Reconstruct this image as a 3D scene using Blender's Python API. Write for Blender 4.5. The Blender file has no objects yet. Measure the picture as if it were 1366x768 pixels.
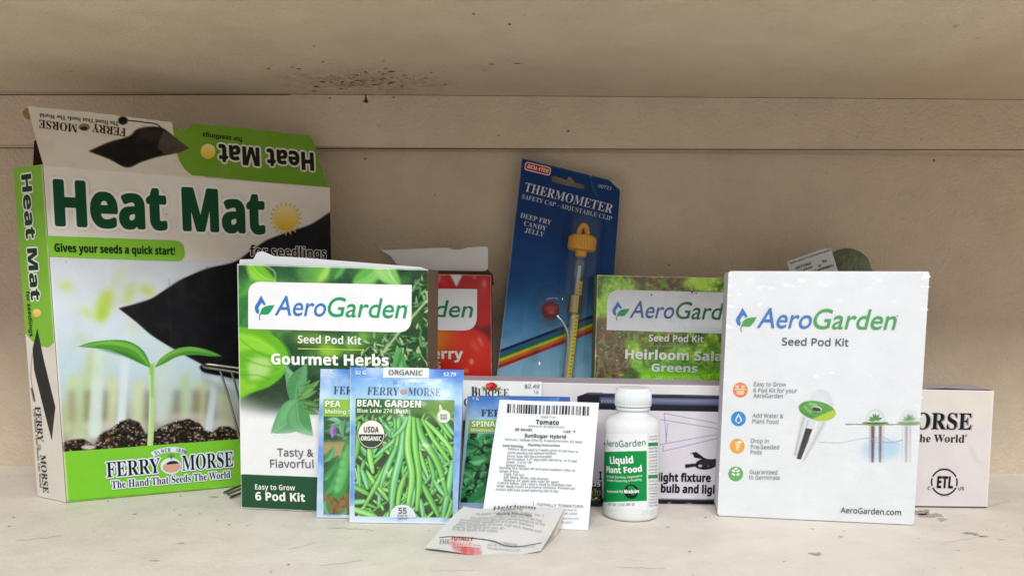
import bpy, bmesh, math, random
import numpy as np
from mathutils import Vector, Matrix

# ------------------------------------------------------------------ camera, world, lamp, exposure
SC = bpy.context.scene
F, PITCH, ROLL, CX, CY, CAM_H = 1118.86, 0.1132, 0.0073, 683.0, 519.83, 0.1475   # photograph 1366 x 768
CP, SP, CR, SR = math.cos(PITCH), math.sin(PITCH), math.cos(ROLL), math.sin(ROLL)
EYE = np.array([0.0, 0.0, CAM_H])
WALL_Y, CEIL_Z = 0.6985, 0.3022

cam_data = bpy.data.cameras.new('camera')
cam = bpy.data.objects.new('camera', cam_data)
SC.collection.objects.link(cam)
SC.camera = cam
X = Vector((1, 0, 0)); FW = Vector((0, CP, -SP)); UPV = Vector((0, SP, CP))
RT = X * CR + UPV * SR; UP = UPV * CR - X * SR
cam.matrix_world = Matrix(((RT.x, UP.x, -FW.x, 0), (RT.y, UP.y, -FW.y, 0), (RT.z, UP.z, -FW.z, CAM_H), (0, 0, 0, 1)))
cam_data.sensor_fit = 'HORIZONTAL'
cam_data.sensor_width = 36.0
cam_data.lens = 36.0 * F / 1366.0
cam_data.shift_x = 0.0
cam_data.shift_y = (CY - 384.0) / 1366.0
cam_data.clip_start = 0.01
cam_data.clip_end = 100.0

SC.view_settings.view_transform = 'Standard'
SC.view_settings.look = 'None'
SC.view_settings.exposure = 0.0
SC.view_settings.gamma = 1.0
world = bpy.data.worlds.new('World')
SC.world = world
world.use_nodes = True
bg = world.node_tree.nodes['Background']
bg.inputs[0].default_value = (1.0, 0.955, 0.905, 1)
bg.inputs[1].default_value = 0.50

def area_lamp(name, loc, target, sx, sy, watts, colour):
    d = bpy.data.lights.new(name, 'AREA')
    d.shape = 'RECTANGLE'; d.size = sx; d.size_y = sy; d.energy = watts; d.color = colour
    o = bpy.data.objects.new(name, d)
    SC.collection.objects.link(o)
    o.location = loc
    o.rotation_euler = (Vector(target) - Vector(loc)).to_track_quat('-Z', 'Y').to_euler()
    return o
area_lamp('ceiling_lamp', (0.10, -0.68, 1.22), (0.0, 0.58, 0.16), 1.1, 0.36, 24.8, (0.955, 0.98, 1.0))

SC.cycles.use_denoising = True
SC.cycles.max_bounces = 8
SC.cycles.transparent_max_bounces = 12

# ------------------------------------------------------------------ helpers: photograph pixel to place
def ray(px, py):
    a = np.asarray(px, float) - CX; b = np.asarray(py, float) - CY
    x = a * CR + b * SR; y = -a * SR + b * CR
    u = x / F; v = -y / F
    return np.stack([u, CP + v * SP, v * CP - SP], -1)
def on_z(px, py, z=0.0):
    r = ray(px, py); return EYE + r * ((z - CAM_H) / r[..., 2])[..., None] if r.ndim > 1 else EYE + r * ((z - CAM_H) / r[2])
def on_y(px, py, y):
    r = ray(px, py); return EYE + r * (y / r[..., 1])[..., None] if r.ndim > 1 else EYE + r * (y / r[1])
def on_plane(px, py, p0, n):
    r = ray(px, py); t = ((np.asarray(p0) - EYE) @ n) / (r @ n)
    return EYE + r * t[..., None] if r.ndim > 1 else EYE + r * t
def unit(v):
    v = np.asarray(v, float); return v / np.linalg.norm(v)

def rgb(c):
    if isinstance(c, str):
        return np.array([int(c[i:i + 2], 16) / 255.0 for i in (0, 2, 4)])
    return np.asarray(c, float)
def lin(c):
    c = np.asarray(c, float)
    return np.where(c <= 0.04045, c / 12.92, ((np.maximum(c, 0) + 0.055) / 1.055) ** 2.4)

# ------------------------------------------------------------------ mesh collecting
class MB:
    def __init__(s):
        s.v = []; s.c = []; s.p = []; s.f = []; s.n = 0
    def add(s, verts, faces, col, puv=None):
        verts = np.asarray(verts, float).reshape(-1, 3)
        n = len(verts); col = np.asarray(col, float)
        if col.ndim == 1: col = np.tile(col, (n, 1))
        s.v.append(verts); s.c.append(col)
        s.p.append(np.zeros((n, 2)) if puv is None else np.asarray(puv, float).reshape(-1, 2))
        if isinstance(faces, np.ndarray): s.f.append(faces + s.n)
        else: s.f.append([[i + s.n for i in f] for f in faces])
        s.n += n
    def build(s, name, mat, parent=None, smooth=False, loc=None):
        v = np.concatenate(s.v); c = np.concatenate(s.c); p = np.concatenate(s.p)
        loops = []; tot = []
        for f in s.f:
            if isinstance(f, np.ndarray):
                loops.append(f.reshape(-1)); tot.append(np.full(len(f), f.shape[1]))
            else:
                for q in f:
                    loops.append(np.array(q)); tot.append(np.array([len(q)]))
        loops = np.concatenate(loops).astype(np.int32); tot = np.concatenate(tot).astype(np.int32)
        org = np.zeros(3)
        up_ = parent
        while up_ is not None: org = org + np.array(up_.matrix_basis.translation); up_ = up_.parent
        me = bpy.data.meshes.new(name)
        me.vertices.add(len(v)); me.vertices.foreach_set('co', (v - org).astype(np.float32).ravel())
        me.loops.add(len(loops)); me.loops.foreach_set('vertex_index', loops)
        me.polygons.add(len(tot))
        me.polygons.foreach_set('loop_start', np.concatenate([[0], np.cumsum(tot)[:-1]]).astype(np.int32))
        me.polygons.foreach_set('loop_total', tot)
        me.polygons.foreach_set('use_smooth', np.full(len(tot), smooth))
        a = me.attributes.new('ink', 'FLOAT_COLOR', 'POINT')
        a.data.foreach_set('color', np.concatenate([lin(c), np.ones((len(c), 1))], 1).astype(np.float32).ravel())
        b = me.attributes.new('puv', 'FLOAT_VECTOR', 'POINT')
        b.data.foreach_set('vector', np.concatenate([p, np.zeros((len(p), 1))], 1).astype(np.float32).ravel())
        me.update(calc_edges=True); me.validate()
        me.materials.append(mat)
        o = bpy.data.objects.new(name, me)
        SC.collection.objects.link(o)
        if parent is not None: o.parent = parent
        return o
    def tube(s, pts, r, col, n=8, caps=True):
        pts = [np.asarray(p, float) for p in pts]
        rings = []
        prev = None
        for i, p in enumerate(pts):
            t = unit(pts[min(i + 1, len(pts) - 1)] - pts[max(i - 1, 0)])
            a = np.array([0, 0, 1.0]) if prev is None else prev
            if abs(a @ t) > 0.95: a = np.array([1.0, 0, 0])
            a = unit(a - (a @ t) * t); prev = a
            b = np.cross(t, a)
            rr = r[i] if hasattr(r, '__len__') else r
            rings.append([p + rr * (math.cos(k * 2 * math.pi / n) * a + math.sin(k * 2 * math.pi / n) * b) for k in range(n)])
        v = np.array(rings).reshape(-1, 3)
        f = [[i * n + k, i * n + (k + 1) % n, (i + 1) * n + (k + 1) % n, (i + 1) * n + k] for i in range(len(pts) - 1) for k in range(n)]
        if caps: f += [list(range(n))[::-1], [(len(pts) - 1) * n + k for k in range(n)]]
        s.add(v, f, rgb(col))
    def lathe(s, prof, base, col, n=64, axis=None, arc=None):
        base = np.asarray(base, float)
        axis = np.array([0, 0, 1.0]) if axis is None else unit(axis)
        a = unit(np.cross(axis, [0, 1.0, 0.01])); b = np.cross(axis, a)
        v = [base + axis * z + r * (math.cos(k * 2 * math.pi / n) * a + math.sin(k * 2 * math.pi / n) * b) for r, z in prof for k in range(n)]
        f = [[i * n + k, i * n + (k + 1) % n, (i + 1) * n + (k + 1) % n, (i + 1) * n + k] for i in range(len(prof) - 1) for k in range(n)]
        s.add(v, f, rgb(col))
    def prism(s, poly, thick, col):
        """a flat 3D polygon given a thickness vector"""
        poly = np.asarray(poly, float); n = len(poly)
        v = np.concatenate([poly, poly + np.asarray(thick)])
        f = [list(range(n)), list(range(2 * n - 1, n - 1, -1))] + [[(i + 1) % n, i, n + i, n + (i + 1) % n] for i in range(n)]
        s.add(v, f, rgb(col))

def thing(name, label, cat, loc, group=None):
    o = bpy.data.objects.new(name, None)
    o.empty_display_size = 0.02
    SC.collection.objects.link(o)
    o.location = [float(q) for q in loc]
    o.matrix_basis = Matrix.Translation(o.location)
    o['label'] = label; o['category'] = cat
    if group: o['group'] = group
    return o

# ------------------------------------------------------------------ materials
def nodes_of(m):
    m.use_nodes = True
    nt = m.node_tree
    return nt, nt.nodes['Principled BSDF']
def noise(nt, scale, detail=3.0, vec=None, rough=0.55):
    n = nt.nodes.new('ShaderNodeTexNoise')
    n.inputs['Scale'].default_value = scale; n.inputs['Detail'].default_value = detail; n.inputs['Roughness'].default_value = rough
    if vec is not None: nt.links.new(vec, n.inputs['Vector'])
    return n
def ramp(nt, fac, stops):
    r = nt.nodes.new('ShaderNodeValToRGB')
    el = r.color_ramp.elements
    while len(el) < len(stops): el.new(0.5)
    for e, (p, c) in zip(el, stops):
        e.position = p; e.color = (c, c, c, 1) if not hasattr(c, '__len__') else tuple(c) + (1,)
    nt.links.new(fac, r.inputs[0]); return r
def mixc(nt, kind, fac, a, b):
    m = nt.nodes.new('ShaderNodeMix'); m.data_type = 'RGBA'; m.blend_type = kind
    for sock, val in ((m.inputs[0], fac), (m.inputs[6], a), (m.inputs[7], b)):
        if hasattr(val, 'is_output'): nt.links.new(val, sock)
        elif hasattr(val, '__len__'): sock.default_value = tuple(val) + ((1,) if len(val) == 3 else ())
        else: sock.default_value = val
    return m.outputs[2]
def ink_mat(name, rough=0.45, spec=0.5, coat=0.0, coat_rough=0.1, bump=0.12, bump_scale=700.0, waves=0.0, wave_scale=25.0, mottled=0.06):
    """printed card, paper or film: the ink is a property of the surface; fibres and waviness are procedural"""
    m = bpy.data.materials.new(name)
    nt, p = nodes_of(m)
    at = nt.nodes.new('ShaderNodeAttribute'); at.attribute_name = 'ink'
    geo = nt.nodes.new('ShaderNodeNewGeometry')
    n1 = noise(nt, 60.0, 5.0, geo.outputs['Position'])
    r1 = ramp(nt, n1.outputs['Fac'], [(0.3, 1.0 - mottled), (0.7, 1.0)])
    col = mixc(nt, 'MULTIPLY', 1.0, at.outputs['Color'], r1.outputs['Color'])
    nt.links.new(col, p.inputs['Base Color'])
    n3 = noise(nt, 35.0, 4.0, geo.outputs['Position'])
    rr = ramp(nt, n3.outputs['Fac'], [(0.3, max(rough - 0.08, 0.02)), (0.75, min(rough + 0.12, 1.0))])
    nt.links.new(rr.outputs['Color'], p.inputs['Roughness'])
    p.inputs['Specular IOR Level'].default_value = spec
    n2 = noise(nt, bump_scale, 3.0, geo.outputs['Position'])
    b1 = nt.nodes.new('ShaderNodeBump'); b1.inputs['Strength'].default_value = bump; b1.inputs['Distance'].default_value = 0.0004
    nt.links.new(n2.outputs['Fac'], b1.inputs['Height'])
    last = b1
    if waves > 0:
        n4 = noise(nt, wave_scale, 2.0, geo.outputs['Position'])
        b2 = nt.nodes.new('ShaderNodeBump'); b2.inputs['Strength'].default_value = 1.0; b2.inputs['Distance'].default_value = waves
        nt.links.new(n4.outputs['Fac'], b2.inputs['Height'])
        nt.links.new(b1.outputs[0], b2.inputs['Normal']); last = b2
    nt.links.new(last.outputs[0], p.inputs['Normal'])
    if coat > 0:
        p.inputs['Coat Weight'].default_value = coat; p.inputs['Coat Roughness'].default_value = coat_rough
        if waves > 0: nt.links.new(last.outputs[0], p.inputs['Coat Normal'])
    return m
def wrap_mat(name, strength=0.0025, tint=(1, 1, 1), rough=0.08, shine=0.05):
    """clear plastic: lets what is behind show and mirrors the lamp on its creases"""
    m = bpy.data.materials.new(name)
    m.use_nodes = True
    nt = m.node_tree
    nt.nodes.remove(nt.nodes['Principled BSDF'])
    out = nt.nodes['Material Output']
    tr = nt.nodes.new('ShaderNodeBsdfTransparent'); tr.inputs[0].default_value = tuple(tint) + (1,)
    gl = nt.nodes.new('ShaderNodeBsdfGlossy'); gl.inputs['Roughness'].default_value = rough
    mx = nt.nodes.new('ShaderNodeMixShader')
    geo = nt.nodes.new('ShaderNodeNewGeometry')
    n = noise(nt, 45.0, 3.0, geo.outputs['Position'])
    b = nt.nodes.new('ShaderNodeBump'); b.inputs['Distance'].default_value = strength; b.inputs['Strength'].default_value = 1.0
    nt.links.new(n.outputs['Fac'], b.inputs['Height'])
    nt.links.new(b.outputs[0], gl.inputs['Normal'])
    mx.inputs[0].default_value = shine; nt.links.new(tr.outputs[0], mx.inputs[1]); nt.links.new(gl.outputs[0], mx.inputs[2])
    nt.links.new(mx.outputs[0], out.inputs['Surface'])
    return m
def plain_mat(name, rough=0.4, metal=0.0, spec=0.5, bump=0.05, bump_scale=300.0, coat=0.0, trans=0.0, sss=0.0):
    m = ink_mat(name, rough, spec, coat, 0.08, bump, bump_scale, mottled=0.04)
    p = m.node_tree.nodes['Principled BSDF']
    p.inputs['Metallic'].default_value = metal
    p.inputs['Transmission Weight'].default_value = trans
    if sss:
        p.inputs['Subsurface Weight'].default_value = sss; p.inputs['Subsurface Scale'].default_value = 0.004
    return m
M_CARD = ink_mat('printed card', 0.42, 0.16, waves=0.0004, wave_scale=14.0)
M_GLOSS = ink_mat('glossy printed carton', 0.30, 0.35, coat=0.22, coat_rough=0.12, waves=0.0005, wave_scale=16.0)
M_FILM = ink_mat('glossy seed packet film', 0.30, 0.3, coat=0.26, coat_rough=0.10, bump=0.08, waves=0.0014, wave_scale=42.0)
M_PAPER = ink_mat('matte paper', 0.65, 0.3, bump=0.25, waves=0.0004, wave_scale=20.0)
M_BOARD = ink_mat('raw cardboard', 0.8, 0.2, bump=0.35, mottled=0.12)
M_PLAST = plain_mat('white moulded plastic', 0.38, sss=0.15)
M_YEL = plain_mat('yellow plastic', 0.35, sss=0.1)
M_METAL = plain_mat('dull steel wire', 0.32, metal=1.0)
M_GLASS = wrap_mat('clear glass', 0.0001, (0.95, 0.97, 0.95), 0.04, 0.09)
M_RED = plain_mat('shiny red plastic', 0.15, coat=0.6)
M_NET = plain_mat('green netting', 0.8, bump=0.6, bump_scale=500.0)
M_BLIST = wrap_mat('clear blister plastic', 0.0006, (0.95, 0.975, 0.965), 0.05, 0.04)
M_WRAP = wrap_mat('clear shrink film', 0.005, (0.985, 0.99, 0.995), 0.2, 0.075)
# ------------------------------------------------------------------ lettering
from mathutils.geometry import tessellate_polygon
STY = {'r': None, 'b': (0x1D5D4, 0x1D5EE, 0x1D7EC), 's': (0x1D400, 0x1D41A, 0x1D7CE), 'i': (0x1D608, 0x1D622, None), 'n': (0x1D5A0, 0x1D5BA, 0x1D7E2)}
def styled(t, st):
    k = STY[st]
    if k is None: return t
    o = ''
    for ch in t:
        if 'A' <= ch <= 'Z': o += chr(k[0] + ord(ch) - 65)
        elif 'a' <= ch <= 'z': o += chr(k[1] + ord(ch) - 97)
        elif ch.isdigit() and k[2]: o += chr(k[2] + ord(ch) - 48)
        else: o += ch
    return o
_glyph = {}
def letters(t, st='b', fat=0.0):
    """outline of a string as flat triangles, (verts, tris, x0, x1); unit = cap height"""
    key = (t, st, fat)
    if key in _glyph: return _glyph[key]
    c = bpy.data.curves.new('lettering', 'FONT')
    c.resolution_u = 4
    def grab(s, off):
        c.body = s; c.offset = off
        o = bpy.data.objects.new('lettering', c)
        me = o.to_mesh()
        me.calc_loop_triangles()
        v = np.empty(len(me.vertices) * 3, np.float32); me.vertices.foreach_get('co', v)
        f = np.empty(len(me.loop_triangles) * 3, np.int32); me.loop_triangles.foreach_get('vertices', f)
        o.to_mesh_clear(); bpy.data.objects.remove(o)
        return v.reshape(-1, 3)[:, :2].astype(float), f.reshape(-1, 3)
    hv, _ = grab(styled('H', st), 0.0)
    cap = hv[:, 1].max()
    v0, _ = grab(styled(t, st), 0.0)
    x0, x1 = v0[:, 0].min() / cap, v0[:, 0].max() / cap
    v, f = grab(styled(t, st), fat * cap)
    bpy.data.curves.remove(c)
    _glyph[key] = (v / cap, f, x0, x1)
    return _glyph[key]

# ------------------------------------------------------------------ panels that carry print
EPS = 0.00009
def finer(q, f, maxlen):
    """split triangles whose longest edge is over maxlen, so print follows a bulging sheet"""
    q = np.asarray(q, float); f = np.asarray(f)
    for _ in range(9):
        L = np.stack([np.linalg.norm(q[f[:, (i + 1) % 3]] - q[f[:, i]], axis=1) for i in range(3)], 1)
        big = L.max(1) > maxlen
        if not big.any(): break
        g = f[big]; k = L[big].argmax(1); r = np.arange(len(g))
        a, b, c = g[r, k], g[r, (k + 1) % 3], g[r, (k + 2) % 3]
        mid = np.arange(len(g)) + len(q); q = np.concatenate([q, (q[a] + q[b]) / 2])
        f = np.concatenate([f[~big], np.stack([a, mid, c], 1), np.stack([mid, b, c], 1)])
    return q, f
class Panel:
    """a printed flat (or gently bulged) sheet; art is given where the photograph shows it and laid out in the sheet's own metric frame"""
    def __init__(s, p0, p1, up, deform=None):
        s.o = np.asarray(p0, float)
        s.U = unit(np.asarray(p1, float) - s.o)
        up = np.asarray(up, float); s.V = unit(up - (up @ s.U) * s.U)
        s.N = np.cross(s.U, s.V)
        if s.N @ (EYE - s.o) < 0: s.N = -s.N
        s.deform = deform; s.m = MB()
    def uv(s, px, py):
        P = on_plane(np.asarray(px, float), np.asarray(py, float), s.o, s.N) - s.o
        return np.stack([P @ s.U, P @ s.V], -1)
    def p3(s, uv, off=0.0):
        uv = np.asarray(uv, float)
        d = off if s.deform is None else s.deform(uv[:, 0], uv[:, 1]) + off
        d = np.broadcast_to(d, (len(uv),))
        return s.o + uv[:, :1] * s.U + uv[:, 1:2] * s.V + d[:, None] * s.N
    def puv(s, pts):
        pts = np.asarray(pts, float); return s.uv(pts[:, 0], pts[:, 1])
    fine = 0.0008; lift = 1.0
    def poly(s, pts, col, k=1, uvs=None):
        q = s.puv(pts) if uvs is None else uvs
        if s.deform is not None:
            t = tessellate_polygon([[Vector((float(a), float(b), 0)) for a, b in q]])
            q, f = finer(q, np.array(t), s.fine)
            s.m.add(s.p3(q, k * EPS * s.lift), f, rgb(col), q); return
        s.m.add(s.p3(q, k * EPS), [list(range(len(q)))], rgb(col), q)
    def line(s, pts, w, col, k=1):
        if s.deform is not None:
            pp = np.asarray(pts, float); T = np.linspace(0, len(pp) - 1, max(len(pp), int(np.abs(np.diff(pp, axis=0)).sum() / 3) + 2))
            if hasattr(w, '__len__'): w = np.interp(T, np.arange(len(pp)), w)
            pts = np.stack([np.interp(T, np.arange(len(pp)), pp[:, i]) for i in (0, 1)], 1)
        q = s.puv(pts); sc = s.scale(pts[0])
        n = len(q); L = []; R_ = []
        for i in range(n):
            t = q[min(i + 1, n - 1)] - q[max(i - 1, 0)]; t = t / (np.linalg.norm(t) + 1e-12)
            ww = (w[i] if hasattr(w, '__len__') else w) * sc * 0.5
            L.append(q[i] + ww * np.array([-t[1], t[0]])); R_.append(q[i] - ww * np.array([-t[1], t[0]]))
        v = np.array(L + R_)
        s.m.add(s.p3(v, k * EPS), [[i, i + 1, n + i + 1, n + i] for i in range(n - 1)], rgb(col), v)
    def scale(s, p):
        a = s.uv(p[0], p[1]); b = s.uv(p[0] + 1, p[1]); return float(np.linalg.norm(a - b))
    def disc(s, c, rx, ry, col, k=1, rot=0.0, a0=0.0, a1=360.0, n=40):
        t = np.radians(np.linspace(a0, a1, n, endpoint=(a1 - a0) < 359.9)); r = math.radians(rot)
        x = rx * np.cos(t); y = -ry * np.sin(t)
        s.poly(np.stack([c[0] + x * math.cos(r) - y * math.sin(r), c[1] + x * math.sin(r) + y * math.cos(r)], 1), col, k)
    def ring(s, c, r0, r1, col, k=1, a0=0, a1=360, n=48):
        t = np.radians(np.linspace(a0, a1, n + 1))
        A = np.stack([c[0] + r0 * np.cos(t), c[1] - r0 * np.sin(t)], 1); B = np.stack([c[0] + r1 * np.cos(t), c[1] - r1 * np.sin(t)], 1)
        q = s.puv(np.concatenate([A, B])); m = n + 1
        s.m.add(s.p3(q, k * EPS), [[i, i + 1, m + i + 1, m + i] for i in range(n)], rgb(col), q)
    def text(s, t, a, b, cap, col, st='b', fat=0.0, k=3, halo=None, hfat=0.12, shear=0.0):
        A = s.uv(*a); B = s.uv(*b); d = B - A; L = np.linalg.norm(d); d = d / L
        pe = np.array([-d[1], d[0]])
        dp = np.array(b, float) - np.array(a, float); dp /= np.linalg.norm(dp)
        C = s.uv(a[0] + dp[1] * cap, a[1] - dp[0] * cap)
        hgt = abs((C - A) @ pe)
        v, f, x0, x1 = letters(t, st, fat if fat < 0 else 0.0)
        w = L / (x1 - x0)
        for fa, cc, kk, nn in (([(hfat, halo, k, 12)] if halo is not None else []) + [(max(fat, 0), col, k + 1, 6 if fat > 0 else 1)]):
            for j in range(nn):
                # weight comes from overlaid copies shifted round a small circle
                ox, oy = (0, 0) if nn == 1 else (fa * hgt * math.cos(j * 2 * math.pi / nn), fa * hgt * math.sin(j * 2 * math.pi / nn))
                xx = (v[:, 0] - x0) * w + ox; yy = v[:, 1] * hgt + oy
                q = A + (xx + shear * yy)[:, None] * d + yy[:, None] * pe; ff = f
                if s.deform is not None: q, ff = finer(q, f, s.fine)
                s.m.add(s.p3(q, kk * EPS * s.lift + j * 4e-6), ff, rgb(cc), q)
    def rrect(s, c4, r4, col, k=1):
        """quad of photo corners tl,tr,br,bl with a corner radius each"""
        c = np.asarray(c4, float); out = []
        for i in range(4):
            p, a, b = c[i], c[i - 1], c[(i + 1) % 4]; r = r4[i]
            if r <= 0: out.append(p); continue
            da = (a - p) / np.linalg.norm(a - p) * r; db = (b - p) / np.linalg.norm(b - p) * r
            for t in np.linspace(0, 1, 8): out.append((1 - t) ** 2 * (p + da) + 2 * t * (1 - t) * p + t * t * (p + db))
        s.poly(out, col, k)
    def picture(s, pic, k=0, hole=None, bow=0.0, keep=None):
        h, w = pic.a.shape[:2]
        S, T = np.meshgrid((np.arange(w)) / (w - 1.0), (np.arange(h)) / (h - 1.0))
        S = S.ravel(); T = T.ravel()
        px = pic.to_photo(S, T)
        px[:, 1] += bow * 4 * S * (1 - S) * T ** 3
        q = s.uv(px[:, 0], px[:, 1])
        i = np.arange(h * w).reshape(h, w)
        f = np.stack([i[:-1, :-1], i[1:, :-1], i[1:, 1:], i[:-1, 1:]], -1).reshape(-1, 4)
        if hole is not None:
            c = px[f].mean(1); f = f[~inside(c[:, 0], c[:, 1], hole)]
        if keep is not None:
            c = px[f].mean(1); f = f[inside(c[:, 0], c[:, 1], keep)]
        s.m.add(s.p3(q, k * EPS), f, pic.a.reshape(-1, 3), q)
        return q, h, w
    def back(s, c4, thick, col, n=14):
        """the sheet's or pouch's own rear skin, closed round the rim"""
        S, T = np.meshgrid(np.linspace(0, 1, n), np.linspace(0, 1, n)); c = np.asarray(c4, float)
        S = S.ravel()[:, None]; T = T.ravel()[:, None]
        px = (1 - T) * ((1 - S) * c[0] + S * c[1]) + T * ((1 - S) * c[3] + S * c[2])
        q = s.puv(px)
        v = s.o + q[:, :1] * s.U + q[:, 1:2] * s.V - thick * s.N
        i = np.arange(n * n).reshape(n, n)
        f = np.stack([i[:-1, :-1], i[:-1, 1:], i[1:, 1:], i[1:, :-1]], -1).reshape(-1, 4)
        s.m.add(v, f, rgb(col), q)
        rim = np.concatenate([i[0, :], i[1:, -1], i[-1, ::-1][1:], i[::-1, 0][1:]])
        a = s.p3(q[rim], 0.0); b = v[rim]; m = len(rim)
        s.m.add(np.concatenate([a, b]), [[j, (j + 1) % m, m + (j + 1) % m, m + j] for j in range(m - 1)], rgb(col))
    def build(s, name, mat, parent): return s.m.build(name, mat, parent)

def inside(x, y, poly):
    p = np.asarray(poly, float); r = np.zeros(np.shape(x), bool)
    for i in range(len(p)):
        x0, y0 = p[i - 1]; x1, y1 = p[i]
        if y0 == y1: continue
        c = (y0 <= y) != (y1 <= y)
        r ^= c & (x < x0 + (y - y0) * (x1 - x0) / (y1 - y0))
    return r

# ------------------------------------------------------------------ printed pictures
def homog(src, dst):
    A = []
    for (x, y), (u, v) in zip(src, dst):
        A.append([x, y, 1, 0, 0, 0, -u * x, -u * y, -u]); A.append([0, 0, 0, x, y, 1, -v * x, -v * y, -v])
    return np.linalg.svd(np.array(A, float))[2][-1].reshape(3, 3)
class Pic:
    """ink densities of a printed photograph, drawn in code; points are given where the photograph shows them"""
    def __init__(s, c4, S=1.4, bgc='ffffff', seed=1):
        c = np.asarray(c4, float); s.c = c
        s.w = int(max(np.linalg.norm(c[1] - c[0]), np.linalg.norm(c[2] - c[3])) * S) + 2
        s.h = int(max(np.linalg.norm(c[3] - c[0]), np.linalg.norm(c[2] - c[1])) * S) + 2
        s.S = S; s.rs = np.random.RandomState(seed)
        s.H = homog(c, [(0, 0), (s.w - 1, 0), (s.w - 1, s.h - 1), (0, s.h - 1)]); s.Hi = np.linalg.inv(s.H)
        s.a = np.tile(rgb(bgc), (s.h, s.w, 1))
        yy, xx = np.mgrid[0:s.h, 0:s.w]
        p = s.to_photo((xx / (s.w - 1.0)).ravel(), (yy / (s.h - 1.0)).ravel())
        s.px = p[:, 0].reshape(s.h, s.w); s.py = p[:, 1].reshape(s.h, s.w)
    def to_photo(s, S, T):
        q = np.stack([S * (s.w - 1), T * (s.h - 1), np.ones_like(S)], 0); r = s.Hi @ q
        return (r[:2] / r[2]).T
    def pt(s, pts):
        p = np.asarray(pts, float); r = s.H @ np.concatenate([p.T, np.ones((1, len(p)))], 0)
        return (r[:2] / r[2]).T
    def mask(s, pts, soft=0.0):
        q = s.pt(pts); pad = int(soft * s.S * 2) + 2
        x0 = max(int(q[:, 0].min()) - pad, 0); x1 = min(int(q[:, 0].max()) + pad + 1, s.w)
        y0 = max(int(q[:, 1].min()) - pad, 0); y1 = min(int(q[:, 1].max()) + pad + 1, s.h)
        if x1 <= x0 or y1 <= y0: return None
        yy, xx = np.mgrid[y0 * 2:y1 * 2, x0 * 2:x1 * 2]
        m = inside(xx / 2.0 - 0.25, yy / 2.0 - 0.25, q).astype(float)
        m = m.reshape(y1 - y0, 2, x1 - x0, 2).mean((1, 3))
        if soft > 0: m = blur2(m, soft * s.S)
        return (slice(y0, y1), slice(x0, x1)), m
    def fill(s, pts, col, alpha=1.0, soft=0.0, tex=0.0):
        r = s.mask(pts, soft)
        if r is None: return
        sl, m = r
        c = rgb(col)
        if tex > 0:
            c = np.clip(c + (s.rs.rand(*m.shape, 1) - 0.5) * tex, 0, 1)
        s.a[sl] = s.a[sl] * (1 - alpha * m[..., None]) + c * alpha * m[..., None]
    def ell(s, c, rx, ry, col, alpha=1.0, soft=0.0, rot=0.0):
        t = np.linspace(0, 2 * np.pi, 28, endpoint=False); r = math.radians(rot)
        x = rx * np.cos(t); y = ry * np.sin(t)
        s.fill(np.stack([c[0] + x * math.cos(r) - y * math.sin(r), c[1] + x * math.sin(r) + y * math.cos(r)], 1), col, alpha, soft)
    def stroke(s, pts, w, col, alpha=1.0, soft=0.0):
        pts = smooth_path(pts); n = len(pts)
        w = np.interp(np.linspace(0, 1, n), np.linspace(0, 1, len(w)), w) if hasattr(w, '__len__') else np.full(n, float(w))
        d = np.gradient(pts, axis=0); d /= np.linalg.norm(d, axis=1)[:, None] + 1e-9
        nn = np.stack([-d[:, 1], d[:, 0]], 1)
        s.fill(np.concatenate([pts + nn * w[:, None] / 2, (pts - nn * w[:, None] / 2)[::-1]]), col, alpha, soft)
    def leaf(s, a, b, w, col, hi, bend=0.0, vein=True, soft=0.0, alpha=1.0):
        a = np.array(a, float); b = np.array(b, float); d = b - a; n = np.array([-d[1], d[0]]) / (np.linalg.norm(d) + 1e-9)
        t = np.linspace(0, 1, 14)
        mid = a + t[:, None] * d + (bend * np.sin(np.pi * t))[:, None] * n
        hw = w * 0.5 * np.sin(np.pi * t ** 0.8) ** 0.9
        s.fill(np.concatenate([mid + hw[:, None] * n, (mid - hw[:, None] * n)[::-1]]), col, alpha, soft)
        s.fill(np.concatenate([mid + 0.85 * hw[:, None] * n, (mid + 0.08 * hw[:, None] * n)[::-1]]), hi, alpha * 0.65, soft + w * 0.05)
        if vein: s.stroke([a, mid[7], b], max(w * 0.05, 0.5), hi, alpha * 0.7)
    def vgrad(s, stops, alpha=1.0, y=None):
        ys = [q[0] for q in stops]; cs = np.array([rgb(q[1]) for q in stops])
        g = np.stack([np.interp(s.py, ys, cs[:, i]) for i in range(3)], -1)
        s.a = s.a * (1 - alpha) + g * alpha
    def noise(s, cell, octs=3):
        o = np.zeros((s.h, s.w)); amp = 1.0; tot = 0
        for _ in range(octs):
            c = max(cell * s.S, 1.0); gh = int(s.h / c) + 3; gw = int(s.w / c) + 3
            g = s.rs.rand(gh, gw)
            y = np.arange(s.h) / c; x = np.arange(s.w) / c
            iy = y.astype(int); ix = x.astype(int); fy = y - iy; fx = x - ix
            fy = (fy * fy * (3 - 2 * fy))[:, None]; fx = (fx * fx * (3 - 2 * fx))[None]
            A = g[iy][:, ix]; B = g[iy][:, ix + 1]; C = g[iy + 1][:, ix]; D = g[iy + 1][:, ix + 1]
            o += amp * ((A * (1 - fx) + B * fx) * (1 - fy) + (C * (1 - fx) + D * fx) * fy); tot += amp
            amp *= 0.55; cell *= 0.5
        return o / tot
    def over(s, col, m):
        s.a = s.a * (1 - m[..., None]) + rgb(col) * m[..., None]
    def blur(s, r, region=None):
        b = np.stack([blur2(s.a[..., i], r * s.S) for i in range(3)], -1)
        if region is None: s.a = b
        else: s.a = s.a * (1 - region[..., None]) + b * region[..., None]
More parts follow.
